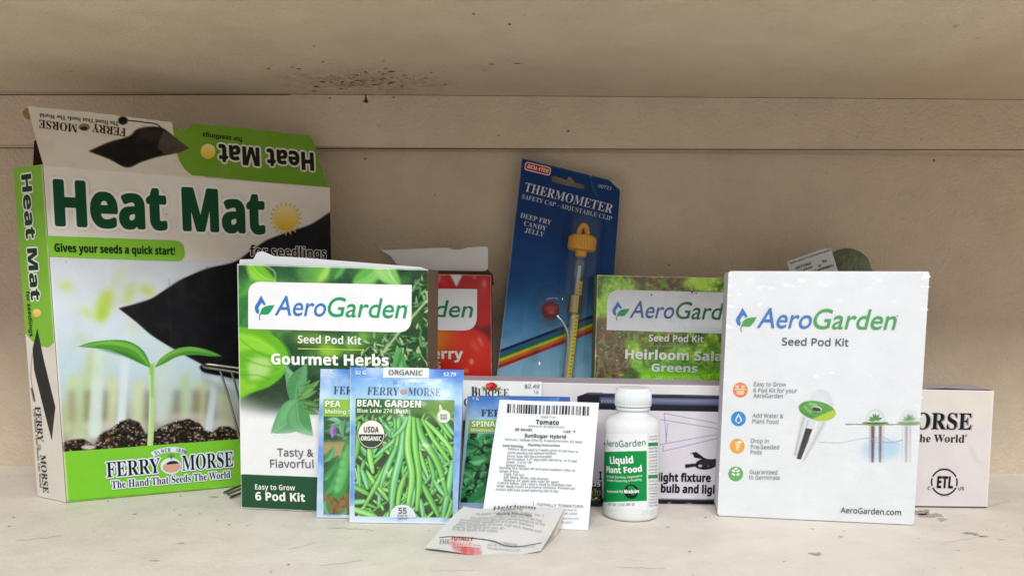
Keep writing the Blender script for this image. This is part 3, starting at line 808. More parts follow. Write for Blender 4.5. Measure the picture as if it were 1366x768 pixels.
    Fp.text('Heat Mat', (417.5, 204.5), (292, 193), 23, '14200f', 'b', .03, 3, halo='dcd8cc', hfat=.13)
    Fp.text('for seedlings', (323, 184), (270, 177.5), 6, '1a2410', 'b', .0, 3)
    sun(Fp, (277.5, 202), 10, rays=False)
    fl = Fp.build('top_flap', M_CARD, t)
    mb = MB(); mb.prism(Fp.p3(Fp.puv(out), -0.0004), -Fp.N * 0.0006, 'a88f6c'); mb.build('flap_lining', M_BOARD, fl)
    # behind the lid: tuck tab, dust flap coloured near black for the shaded interior
    bk = hinge0 + d
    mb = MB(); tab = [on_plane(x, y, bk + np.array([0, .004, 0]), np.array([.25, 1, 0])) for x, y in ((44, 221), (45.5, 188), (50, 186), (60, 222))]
    mb.prism(tab, (0.0002, .0008, 0), '2c1a14'); mb.build('dust_flap', M_BOARD, t)  # near-black sheet for the shaded interior
    mb = MB(); tt = [on_plane(x, y, hinge0 + np.array([0, .012, 0]), np.array([.2, 1, 0])) for x, y in curve([(42, 143), (35, 144), (30.5, 150), (33, 157), (40, 160), (46, 158)], 4)]
    mb.prism(tt, (0.0002, .0008, 0), '9c7c50'); mb.build('tuck_tab', M_BOARD, t)
build_heat_mat()
# ------------------------------------------------------------------ four seed pod kit boxes
BLUE, GREEN = '3c78c4', '259a62'
def kit(name_label, c4, front, lean=0.0, y=None, depth=0.034, side='7a6552', lid=True, mat=None, open_top=False, bow=.0012):
    """front panel through the two lower corners on the shelf (or a known distance y), art by front(P)"""
    if y is None: B0 = on_z(*c4[3], 0.0005); B1 = on_z(*c4[2], 0.0005)
    else:
        B0 = on_y(*c4[3], y); B1 = on_y(*c4[2], y); B0 = np.array([B0[0], B0[1], .0005]); B1 = np.array([B1[0], B1[1], .0005])
    n = unit(np.cross(B1 - B0, (0, 0, 1))); n = n if n[1] > 0 else -n
    P = Panel(B0, B1, np.array([0, 0, 1.0]) + lean * n)
    q4 = P.puv(c4); W_, H_ = q4[2, 0], q4[0, 1]; ph = len(name_label)
    def deform(u, v):
        a = np.clip(u / W_, 0, 1); b = np.clip(v / H_, 0, 1); e = np.sin(np.pi * a) * np.sin(np.pi * b)
        return bow * (e + .22 * np.sin(7 * a + ph) * np.sin(6 * b + 2 * ph) * np.sqrt(e))
    P.deform = deform; P.fine = .003; P.lift = 1.6
    t = thing('seed_pod_box', name_label, 'seed kit box', (B0 + B1) / 2, 'seed pod kit boxes')
    front(P)
    P.build('front_panel', mat or M_GLOSS, t)
    q = quad3(P, c4) if y is None else [P.p3(np.array([P.uv(*c)]))[0] for c in c4]
    if y is not None: q[3] = B0; q[2] = B1
    body = carton(t, q, n * depth, side, open_top=open_top)
    if lean: soften(body, .0022)
    return t, P, q, n

def gourmet(P):
    c4 = G4; g = Pic(c4, 1.5, 'f1f3f6', 11)
    n1 = g.noise(34, 2); n2 = g.noise(14, 2)
    gr = np.stack([np.interp(n1 * .7 + n2 * .3, [.28, .45, .58, .72], v) for v in ([.08, .16, .26, .44], [.22, .36, .47, .66], [.14, .20, .22, .26])], -1)
    top = g.region([(300, 340), (600, 340), (600, 566), (540, 566), (470, 552), (425, 545), (380, 536), (300, 532)], 5)
    g.a = g.a * (1 - top[..., None]) + gr * top[..., None]
    g.ell((395, 525), 60, 24, '22382a', .8, 8); g.ell((352, 537), 36, 12, '3a4c3c', .6, 7); g.ell((385, 362), 14, 14, '1f5534', .8, 5); g.ell((462, 362), 14, 12, '24583c', .8, 5); g.ell((392, 462), 26, 16, '1f4a2c', .85, 7); g.ell((560, 362), 14, 10, '1c3c2a', .9, 5)
    for c, rx, ry, col, al in (((420, 452), 30, 8, '8cae3a', .7), ((442, 470), 16, 9, '8fc832', .8), ((436, 466), 8, 5, 'b4dc5a', .6), ((412, 365), 16, 12, '5aa050', .7), ((430, 362), 10, 14, '7cc04a', .7)): g.ell(c, rx, ry, col, al, 4)
    # leaves behind the label
    for a, b, w, c, h, be in (((318, 432), (346, 352), 30, '2f7d33', '4f9e44', 6), ((317, 396), (336, 366), 14, '3f8f38', '67b04a', 4), ((318, 440), (334, 400), 18, '287234', '4c9442', 3), ((330, 348), (369, 376), 24, '6cba2c', 'a9de56', 5), ((424, 376), (440, 348), 10, '8fca4a', 'b6e07a', 2), ((470, 380), (512, 348), 24, '5fae4a', '98d078', 4), ((498, 346), (536, 384), 26, '79bc58', 'aedb8a', 0), ((446, 372), (462, 350), 9, '4a9640', '74b85a', 0)):
        g.leaf(a, b, w, c, h, be, soft=1.3)
    g.stroke([(514, 352), (526, 376)], 2.2, 'c0e49a', .8, .8); g.stroke([(350, 352), (366, 362), (367, 374)], 1.6, 'd2f08a', .7, .9)
    # rosemary and thyme to the right
    dk = g.region([(552, 350), (580, 350), (580, 560), (440, 560), (470, 470), (520, 440), (552, 430)], 6)
    g.over('1f3d22', dk * .8)
    for k in range(330):
        x = g.rs.uniform(480, 574); y = g.rs.uniform(372, 560)
        if x < 550 and y < 445: continue
        a = g.rs.uniform(-1.2, 1.2) + (1.2 if k % 2 else -.7); L = g.rs.uniform(7, 20)
        c, h = [('6f9a5a', 'a6c48a'), ('3f7a44', '7fae70'), ('8fb07a', 'd0dcb0'), ('2f6a3c', '5f9a60')][g.rs.randint(4)]
        g.leaf((x, y), (x + L * .8 * math.cos(a), y - L * .8 * math.sin(a)), g.rs.uniform(1.8, 4), c, h, 0, soft=.3)
        if k % 3 == 0: g.leaf((x + 4, y + 5), (x + 4 + L * .6 * math.cos(a + .5), y + 5 - L * .6 * math.sin(a + .5)), 3.5, '14301c', '1c3c24', 0, False, .5, .7)
    g.stroke([(512, 470), (535, 440), (570, 400)], 3, 'c9d49a', .9, .4); g.stroke([(520, 430), (560, 372)], 2, 'b4c890', .8, .4)
    g.leaf((530, 460), (548, 510), 12, '4f9a50', '8cc880', 3); g.leaf((536, 462), (520, 512), 10, '3f8a48', '78b86c', 0)
    # big basil leaf at the left
    bas = np.concatenate([curve([(318, 436), (345, 438), (372, 452), (386, 474), (381, 496), (362, 514), (336, 524), (318, 533)], 5)])
    g.fill(np.concatenate([bas, [(300, 533), (300, 436)]]), '66b51e', 1, .6)
    g.fill(curve([(318, 444), (342, 448), (364, 462), (374, 478), (356, 470), (336, 466), (318, 470)], 4), '95d93a', .85, 2.0)
    g.fill(curve([(330, 486), (342, 476), (358, 478), (362, 492), (350, 504), (334, 508)], 4), 'c6e8a4', .75, 3.5)
    g.fill(curve([(318, 500), (330, 510), (345, 514), (330, 524), (318, 530)], 4), '8fd02e', .8, 2.0)
    for o_ in range(5): g.stroke([(318, 446 + o_ * 16), (340, 452 + o_ * 13), (366, 466 + o_ * 8), (380, 482 + o_ * 2)], 1.0, 'b4e45a', .5, .7)
    for pts in ([(320, 452), (345, 470), (380, 480)], [(320, 476), (340, 484), (372, 492)], [(320, 500), (342, 500), (362, 506)]): g.stroke(pts, 1.4, '4c9416', .7, .8)
    g.stroke([(375, 452), (388, 474), (382, 498)], 2, '4e9a1c', .8, .8)
    # oregano sprig in the middle
    for a, b, w, c, h, be in (((392, 537), (380, 486), 18, '62a471', '8cc394', 5), ((393, 538), (410, 484), 26, '4a8f5a', '6fac7c', -4), ((396, 533), (362, 577), 38, '56a268', '80bd86', -9), ((396, 534), (418, 581), 32, '4d985d', '78b67e', 8), ((398, 532), (424, 520), 8, '47863c', '86b86c', 0), ((400, 534), (430, 540), 7, '3f7a38', '7cb060', 0), ((402, 528), (428, 506), 9, '568f44', '93bf74', 0), ((404, 545), (426, 552), 7, '47803c', '7cac60', 0)):
        g.leaf(a, b, w, c, h, be, soft=.3)
    for k in range(26):
        x = g.rs.uniform(396, 440); y = g.rs.uniform(500, 550); a = g.rs.uniform(0, 6.28)
        g.leaf((x, y), (x + 9 * math.cos(a), y + 7 * math.sin(a)), 3.2, '4a7c3a', '8ab46a', 0, False)
    g.ell((400, 580), 40, 6, 'dfe4e6', .6, 5)
    g.fill([(300, 630.5), (322, 632), (423, 635.5), (600, 642), (600, 720), (300, 720)], '124f2f')
    g.fill([(300, 675.6), (322, 676), (423, 681), (600, 689), (600, 720), (300, 720)], 'd9d6cc')
    ridges(g, 9, '8cc06a', top, .03, .22); wear(g, G4)
    g.stroke([(317, 352), (322, 677)], 1.4, 'f0f2ee', .8, .3); g.stroke([(317, 353), (571, 360)], 1.2, 'e8ece6', .7, .3)
    g.grain(.03)
    P.picture(g)
    P.rrect([(331.5, 375.5), (549.5, 380), (549, 443.5), (331.5, 438.5)], [17, 0, 19, 0], 'f2f4f8', 2)
    logo(P, 340, 394, 27, 33, BLUE, GREEN)
    P.text('Aero', (367.5, 420), (434, 421.8), 25.5, BLUE, 'r', .008, shear=.2); P.text('Garden', (436, 421.8), (541, 424.3), 25.5, GREEN, 'r', .008, shear=.2)
    P.disc((544, 408), 1.2, 1.2, 'b0bcc0', 3)
    P.text('Seed Pod Kit', (398.5, 457.2), (483, 459.2), 10.2, 'f6f8f6', 'b', .0); P.line([(398, 464.6), (486, 466.4)], 1.3, 'c5d63a', 2)
    P.text('Gourmet Herbs', (363, 485.4), (519, 487.4), 14.0, 'f8faf8', 'b', .025)
    P.text('Tasty &', (371, 607.6), (419, 608), 10.2, '5f646a', 'n', .01); P.text('Flavorful', (361.5, 622.6), (419, 623.2), 10.4, '5f646a', 'n', .01)
    P.text('Easy to Grow', (341, 652), (394.5, 653.2), 7, 'eef4ee', 'b'); P.text('6 Pod Kit', (341.5, 666.2), (407.5, 668.2), 10.8, 'f4f8f4', 'b', .02)
G4 = [(316.5, 352), (571, 359), (568.6, 688), (322, 677.3)]
t, P, q, n = kit('herb seed pod kit box with green leaves on its front, behind the bean packet', G4, gourmet, depth=0.030)
# lifted white tuck lid with a torn corner
mb = MB()
lidp = [on_plane(x, y, q[0] + n * .006, n) for x, y in ((319, 353.5), (320, 346), (338, 345.5), (343, 336.5), (350, 335), (357, 338), (365, 341.5), (400, 343.5), (561, 356.2), (570, 359.5))]
mb.prism(lidp, n * .0006, 'e9edf4'); mb.build('tuck_lid', M_PAPER, t)

def red(P):
    g = Pic(R4, 1.3, '8e1322', 13)
    g.vgrad([(360, '7c101c'), (430, '8d1424'), (505, '6a0e18'), (660, '5a0c16')])
    g.ell((650, 420), 12, 60, '5c0e1a', .6, 8)
    for c, rx, ry, col in (((576, 384), 34, 42, 'c21c22'), ((640, 392), 38, 44, 'b81a22'), ((610, 478), 52, 46, 'cf2418'), ((540, 400), 30, 40, 'c8241c'), ((560, 560), 60, 50, 'c42018')): g.ell(c, rx, ry, col, 1, 2)
    g.fill([(597, 360), (620, 360), (609, 383)], 'f0ece8', 1, .5)
    g.ell((588, 455), 24, 22, 'e08a2a', .75, 9); g.ell((577, 462), 16, 22, 'e6a43a', .6, 7); g.ell((618, 470), 26, 26, 'e0341e', .6, 8)
    g.ell((592, 376), 7, 10, 'e05048', .5, 4); g.ell((645, 384), 5, 13, 'e2605a', .45, 4); g.ell((634, 462), 3, 9, 'f08070', .5, 2, -30); g.ell((629, 482), 3, 4, 'e8b060', .8, .8); g.ell((633, 370), 3, 2, 'f4a09a', .6, 1)
    g.ell((622, 494), 4, 3, 'e8b468', .6, 1)
    g.stroke([(606, 384), (600, 410), (575, 440), (560, 444)], 3, '5a0a12', .7, 2); g.stroke([(609, 384), (618, 418), (640, 440)], 3, '5a0a12', .7, 2); g.ell((585, 372), 3, 6, 'f6b0a8', .7, 1.2, 20); g.ell((646, 378), 2.4, 6, 'f4b4ac', .6, 1.2); g.ell((641, 455), 2, 8, 'f6a898', .6, 1.2, -25)
    wear(g, R4, .8)
    g.stroke([(655, 367), (656.4, 510)], 1.6, 'c9a08a', .8, .3); g.stroke([(575, 366.6), (655, 367)], 1.2, 'd8c0b0', .8, .3)
    g.grain(.03); P.picture(g)
    P.rrect([(418, 383), (636.6, 385.5), (636, 441), (418, 437)], [17, 0, 19, 0], 'e6e8ec', 2)
    P.text('Aero', (455, 420), (522, 421.4), 22, BLUE, 'r', .008, shear=.2); P.text('Garden', (524, 421.4), (629, 423), 22, '1f7a48', 'r', .008, shear=.2)
    P.text('Seed Pod Kit', (500, 450.5), (581, 451.5), 9, 'e8b088', 'b'); P.text('Red Cherry', (508, 477), (617.5, 478.5), 13.5, 'f2eeec', 'b', .02); P.text('Tomatoes', (510, 491), (588, 491.6), 12, 'd8b8b4', 'b')
R4 = [(441, 362), (655, 367), (657.5, 645), (444, 640)]
t, P, q, n = kit('red tomato seed pod kit box with a lifted white flap, left of the thermometer', R4, red, y=0.647, depth=0.028, side='6a5240', open_top=True)
mb = MB()
pl = q[0] + n * .010
fp = [on_plane(x, y, pl, n - np.array([0, 0, .12])) for x, y in ((508, 333.8), (560, 331.5), (598, 330.3), (602, 332.6), (610, 333.4), (618, 332.0), (624, 330.0), (648, 328.6), (651, 331), (651, 357), (649, 360.5), (644, 361.5), (560, 360.5), (529, 352.5), (521, 341))]
mb.prism(fp, n * .0006, 'e4e4e6'); mb.build('top_flap', M_PAPER, t)
mb = MB(); fp = [on_plane(x, y, pl + n * .001, n) for x, y in ((540, 358), (651, 359.5), (657.5, 366), (659, 380), (540, 376))]
mb.prism(fp, n * .0006, '5e4a3a'); mb.build('rear_panel', M_BOARD, t)
mb = MB(); fp = [on_plane(x, y, pl + n * .004, n) for x, y in ((478, 347), (508, 333), (519, 341), (530, 353), (529, 364), (480, 362))]
mb.prism(fp, n * .0006, 'b3a084'); mb.build('dust_flap', M_BOARD, t)

def salad(P):
    g = Pic(H4, 1.4, '6a9a3a', 17)
    n1 = g.noise(20, 4); n2 = g.noise(7, 3)
    g.a = np.stack([np.interp(n1 * .55 + n2 * .45, [.28, .42, .52, .62, .75], v) for v in ([.16, .30, .44, .56, .78], [.26, .44, .58, .70, .86], [.08, .14, .18, .26, .46])], -1)
    pu = np.clip((g.noise(24, 3) - .5) * 6, 0, 1)
    ragged = lambda pts, s: g.region(pts, s) * np.clip((n2 - .32) * 5, 0, 1)
    for pts, col in (([(795, 425), (815, 420), (826, 445), (838, 470), (850, 500), (850, 520), (790, 520)], '5a4236'), ([(840, 366), (925, 372), (925, 388), (838, 386)], '6b4a38'), ([(848, 443), (925, 446), (905, 464), (856, 468)], '4e3a26'), ([(880, 380), (921, 372), (918, 388), (884, 388)], '4a2e2a'), ([(792, 440), (812, 440), (806, 470), (792, 480)], '74524e')):
        g.over(col, ragged(pts, 4) * .95)
    for k in range(70):
        x = g.rs.uniform(792, 975); y = g.rs.uniform(366, 508)
        a = g.rs.uniform(0, 6.28); L = g.rs.uniform(8, 22); c, h = [('7cb03c', 'b4dc70'), ('4a7c2c', '86b850'), ('8cc048', 'c8e48c')][g.rs.randint(3)]
        if 792 < x < 850 and y > 425: c, h = ('5a4a38', '8a7860')
        g.leaf((x, y), (x + L * math.cos(a), y + L * math.sin(a)), L * .55, c, h, 2, soft=1.4, alpha=.75)
    for k in range(26):
        x = g.rs.uniform(838, 925); y = g.rs.uniform(366, 388); g.ell((x, y), g.rs.uniform(2, 5), g.rs.uniform(1, 3), ['4a2c26', '7a5844', '94785c', '3a2418'][g.rs.randint(4)], .75, .8, g.rs.uniform(0, 180))
    for k in range(40):
        x = g.rs.uniform(795, 838); y = g.rs.uniform(430, 506); g.stroke([(x, y), (x + g.rs.uniform(-4, 4), y + 8), (x + g.rs.uniform(-8, 8), y + 18)], g.rs.uniform(1, 3), ['6a5044', '8a7058', '4a382c', '9a8a6a'][g.rs.randint(4)], .6, .6)
    g.ell((825, 385), 26, 14, '9cc860', .75, 6); g.ell((812, 405), 12, 18, 'a8d066', .7, 5); g.ell((940, 374), 24, 8, 'b8dc58', .8, 3)
    for k in range(24): g.ell((g.rs.uniform(922, 968), g.rs.uniform(370, 388)), g.rs.uniform(1, 3), 1.2, 'eef2dc', .7, .5)
    for k in range(20): g.ell((g.rs.uniform(840, 965), g.rs.uniform(446, 500)), g.rs.uniform(5, 14), g.rs.uniform(3, 7), ['7ebb3e', '2f5a24', '9ccf5c', '4a7c30'][k % 4], .5, 2.5, g.rs.uniform(0, 90))
    g.leaf((826, 500), (985, 496), 26, '79b82c', 'a8dc50', 4, soft=1); g.fill([(850, 486), (900, 480), (990, 486), (990, 494), (860, 494)], '4f8a3c', .6, 3)
    g.ell((842, 500), 12, 7, '26301c', .8, 3); g.ell((820, 398), 10, 14, '9ac24a', .7, 4); g.ell((930, 378), 22, 8, 'b2d850', .6, 3)
    ridges(g, 8, 'd8eca8', np.ones((g.h, g.w)), .035, .4); ridges(g, 14, '26401a', np.ones((g.h, g.w)), .03, .4); wear(g, H4, .7)
    g.stroke([(797, 367), (793, 507)], 1.4, 'd8dcc8', .7, .3); g.stroke([(797, 367.5), (1019, 372)], 1.2, 'c8ccb0', .7, .3)
    sat = g.a.mean(2, keepdims=True); g.a = np.clip((sat + (g.a - sat) * 1.2) * 1.16 - .02, 0, 1)
    g.grain(.04); P.picture(g)
    P.rrect([(810.5, 386), (1003, 391), (1000, 446), (809, 439.8)], [17, 0, 17, 0], 'e9edf4', 2)
    logo(P, 816.5, 401.5, 23.5, 26, BLUE, GREEN)
    P.text('Aero', (839.8, 423.4), (897, 424.6), 22.3, '3a62a0', 'r', .008, shear=.2); P.text('Garden', (899, 424.6), (990, 426.8), 22.3, '1d6c42', 'r', .008, shear=.2)
    for x, y, r in ((869, 393, 1.0), (923, 389.5, 1.3), (928.5, 391, .8)): P.disc((x, y), r, r * 1.3, '3a3430', 3)
    P.text('Seed Pod Kit', (865, 454.8), (937.7, 456.4), 8.8, 'f2f2ee', 'b'); P.line([(862, 461.2), (942, 463)], .8, 'a8a47c', 2)
    P.text('Heirloom Salad', (833.8, 478), (974, 481.4), 12, 'f2f4f0', 'b', .02); P.text('Greens', (868.5, 495.2), (929.5, 496.4), 10.6, 'e6eeea', 'b', .02)
    P.text('40+ Varieties', (872, 509.5), (935, 510.5), 6, 'eef4ee', 'b')
H4 = [(797, 366.5), (1019, 372), (1014, 646), (789, 641)]
t, P, q, n = kit('salad greens seed pod kit box in clear film, right of the thermometer', H4, salad, y=0.645, depth=0.030, side='8c9a6a')
def film(P, c4, name, parent, seed, k=8, ampl=0.0007, edge=1.0):
    """shrink film over the front, drawn tight and creased towards the edges"""
    rs = np.random.RandomState(seed); nx, ny = 150, 180
    S, T = np.meshgrid(np.linspace(0, 1, nx), np.linspace(0, 1, ny)); c = np.asarray(c4, float); s = S.ravel()[:, None]; tt = T.ravel()[:, None]
    px = (1 - tt) * ((1 - s) * c[0] + s * c[1]) + tt * ((1 - s) * c[3] + s * c[2]); q = P.puv(px)
    S = S.ravel(); T = T.ravel()
    e = np.minimum(np.minimum(S, 1 - S) * 1.0, np.minimum(T, 1 - T) * 1.2)
    near = np.exp(-e / .035)
    h = np.zeros(len(S))
    for _ in range(36):
        f = rs.uniform(40, 150); ph = rs.uniform(0, 6.28); c0 = rs.uniform(0, 1); wd = rs.uniform(.05, .2)
        tS = np.exp(-((T - c0) / wd) ** 2); tT = np.exp(-((S - c0) / wd) ** 2)
        h += np.where(np.minimum(S, 1 - S) < np.minimum(T, 1 - T) * 1.2, np.sin(T * f + ph + S * 12) * tS, np.sin(S * f + ph + T * 14) * tT)
    h = h / np.abs(h).max() * near * ampl * edge + ampl * .25 * np.sin(S * 7 + 3 * T) * np.sin(T * 9 + 1)
    v = P.p3(q, k * EPS + ampl * 1.3 + 0) + h[:, None] * P.N
    i = np.arange(nx * ny).reshape(ny, nx)
    ff = np.stack([i[:-1, :-1], i[1:, :-1], i[1:, 1:], i[:-1, 1:]], -1).reshape(-1, 4); cc = px[ff].mean(1); ff = ff[inside(cc[:, 0], cc[:, 1], rounded(c4, 7, .004))]
    m = MB(); m.add(v, ff, (1, 1, 1), q)
    return m.build(name, M_WRAP, parent, smooth=True)
film(P, H4, 'shrink_film', t, 4, ampl=.0005)

def plain_kit(P):
    g = Pic(W4, 1.5, 'eef1f5', 19)
    g.ell((1172, 600), 24, 14, 'b4d6f0', .75, 5); g.ell((1190, 597), 14, 12, 'bcdcf4', .7, 5)
    for x, w, c, al in ((1164, 5, '4a2e2c', .85), (1168, 2, 'd8d4d4', .9), (1174, 4, '5a403c', .8), (1178.5, 1.5, 'b8b0b0', .7), (1160, 1.6, 'a8a0a4', .7), (1209, 4, '8c7c7c', .6), (1214, 2.5, 'b4a8a8', .6), (1204, 1.5, 'c8c0c4', .6)):
        g.stroke([(x, 567), (x - .4, 616)], [w, w * .6], c, al, .5)
    g.stroke([(1127, 565.4), (1224, 566)], 1.2, '5e4a46', .8, .3); g.stroke([(1224, 566), (1238, 566)], .9, 'a89c9a', .6, .3)
    g.stroke([(1092, 589), (1120, 590), (1140, 586), (1158, 584), (1182, 589), (1200, 592)], .9, 'a0acc4', .8, .3)
    for k in range(2): g.stroke([(1160, 588), (1175, 582 + 8 * k), (1192, 589), (1205, 586)], .8, '7e94c8', .6, .3)
    for cx, f in ((1167.5, 1.0), (1213, .45)):
        g.ell((cx, 564), 18, 3.4, '7cab50', f); g.ell((cx, 563.2), 15, 2.2, '3e6a34', f)
        t_ = np.linspace(math.pi, 0, 16); g.fill(np.stack([cx + 14 * np.cos(t_), 563 - 18 * np.sin(t_)], 1), 'd3dadf', .6 * f + .15); g.fill(np.stack([cx + 11.5 * np.cos(t_), 562 - 15 * np.sin(t_)], 1), 'e9eef0', .8 * f)
        for a in (20, 60, 110, 150, 175, 90): g.leaf((cx, 560), (cx + 10 * math.cos(math.radians(a)), 560 - 9 * math.sin(math.radians(a))), 3.6, '3d8038', '6fb054', 0, False, alpha=f)
    # the pod
    g.fill([(1068, 552), (1103, 561), (1092, 585), (1070, 617), (1058, 607)], 'dfe3e6', 1, .5)
    g.stroke([(1072, 556), (1060, 606)], 2, 'a7adb2', .8, .4); g.stroke([(1099, 562), (1072, 614)], 2, 'b7bcc2', .8, .4); g.stroke([(1090, 562), (1068, 614)], 3, 'f6f8f8', .9, .4); g.stroke([(1078, 560), (1063, 607)], 1, '8e949a', .7, .3)
    g.fill([(1074.6, 570.3), (1083.4, 571.8), (1068.3, 612.2), (1062.6, 611.2)], '232325', 1, .3)
    g.stroke([(1078, 584), (1070, 603)], 3, '3c3c3e', .6, .6)
    t_ = np.linspace(math.pi * 1.02, -.02, 20); g.fill(np.stack([1095 + 17 * np.cos(t_), 545 - 26 * np.sin(t_)], 1), 'd9dfe3', .9, .8); g.ell((1093, 533), 10, 9, 'e6ebee', .8, 3)
    el = lambda c, rx, ry, rot, a0, a1: [(c[0] + rx * math.cos(t) * math.cos(rot) - ry * math.sin(t) * math.sin(rot), c[1] + rx * math.cos(t) * math.sin(rot) + ry * math.sin(t) * math.cos(rot)) for t in np.linspace(a0, a1, 30)]
    g.fill(el((1089.5, 547), 25, 12.5, .2, 0, 6.28), '55a046', 1); g.fill(el((1089.5, 547), 25, 12.5, .2, -.5, 1.75), 'b7d432', 1, .4)
    g.stroke([(1072, 541), (1082, 550)], 3, '9ad07a', .8, .8); g.stroke([(1078, 538), (1090, 540)], 3, 'b8e094', .7, .8); g.stroke([(1068, 548), (1084, 556)], 2, '2f7a38', .6, .8)
    g.fill(el((1089, 545), 7, 3.6, .2, 0, 6.28), 'f2f4f2', 1); g.fill(el((1088.6, 545.4), 6.2, 2.8, .2, 0, 6.28), '1f2420', 1)
    g.over('d6dde4', np.clip(g.noise(60, 3) - .52, 0, 1) * .5)
    # rubbed white creases of the film's print side
    g.grain(.015); P.picture(g, keep=rounded(W4, 7, .004))
    B2, G2 = '447cc4', '4fa653'
    logo(P, 981.5, 410.5, 28, 32, B2, G2)
    P.text('Aero', (1009.8, 436.6), (1080, 438), 26, B2, 'r', .008, shear=.2); P.text('Garden', (1082, 438), (1192.6, 439.4), 26, G2, 'r', .008, shear=.2); P.disc((1197, 421), 1.1, 1.1, 'b4bcc4', 3)
    P.text('Seed Pod Kit', (1042.6, 460), (1131, 461.4), 9.6, '3f434a', 'n', .012)
    gt = '8d949d'
    for s_, a, b in (('Easy to Grow', (1005.5, 514.2), (1048, 515)), ('6 Pod Kit for your', (1005, 522.4), (1062.7, 523.2)), ('AeroGarden', (1004.7, 529.6), (1043.8, 530.2)), ('Add Water &', (1003.6, 556), (1044.3, 556.8)), ('Plant Food', (1003.3, 563.8), (1038, 564.5)), ('Drop in', (1001.4, 589.8), (1025, 590.2)), ('Pre-Seeded', (1001.4, 597.8), (1039, 598.4)), ('Pods', (1001, 604.8), (1016, 605)), ('Guaranteed', (999.8, 631.2), (1036.7, 631.8)), ('to Germinate', (999, 638.4), (1040, 639))):
        P.text(s_, a, b, 5.4, gt, 'n', .014)
    for (x, y), c in (((987.5, 519.7), 'ee8a4c'), ((985, 558), '1f8fdc'), ((983.4, 594.3), 'efab33'), ((981.4, 631.3), '5ab552')): P.disc((x, y), 9.8, 9.8, c, 2)
    w = 'f6f6f4'
    for a in ((981, 513.5, 4.5, 4), (988.5, 513.5, 4.5, 4), (982.5, 520, 10, 6)): P.rrect([(a[0], a[1]), (a[0] + a[2], a[1]), (a[0] + a[2], a[1] + a[3]), (a[0], a[1] + a[3])], [1] * 4, 'f8d0b4', 3)
    P.line([(980, 518.4), (995, 518.8)], 1.0, w, 4)
    P.poly(np.concatenate([curve([(985, 551), (981.5, 557), (980.8, 561), (985, 564.5)], 4), curve([(985, 564.5), (989.2, 561), (988.5, 557), (985, 551)], 4)]), w, 3); P.poly(np.concatenate([curve([(985, 554), (982.9, 558), (982.4, 561), (985, 563)], 4), curve([(985, 563), (987.6, 561), (987.1, 558), (985, 554)], 4)]), '1f8fdc', 4)
    P.poly([(980, 588), (988, 590), (985, 601), (982, 600)], 'f7d9a0', 3); P.line([(975.5, 595.5), (980, 595)], 2.0, w, 3); P.disc((986.5, 589), 3, 1.6, w, 4)
    P.line([(981.4, 638), (981.4, 626)], 1.1, w, 3)
    for dx, dy in ((-3, -3), (3, -3), (-3, 1.5), (3, 1.5), (0, -6)): P.disc((981.4 + dx, 630.5 + dy), 2.6, 1.5, w, 3, 25 if dx < 0 else -25)
    P.text('AeroGarden.com', (1121, 683), (1201.6, 686.4), 7.2, '3c4046', 'n', .014)
W4 = [(972, 361.5), (1240, 362), (1219, 699.5), (957, 687)]
t, P, q, n = kit('plain white seed pod kit box in shrink film with four round coloured icons', W4, plain_kit, lean=0.028, depth=0.034, side='e3e4e6')
film(P, W4, 'shrink_film', t, 8, ampl=0.0007, edge=1.2)
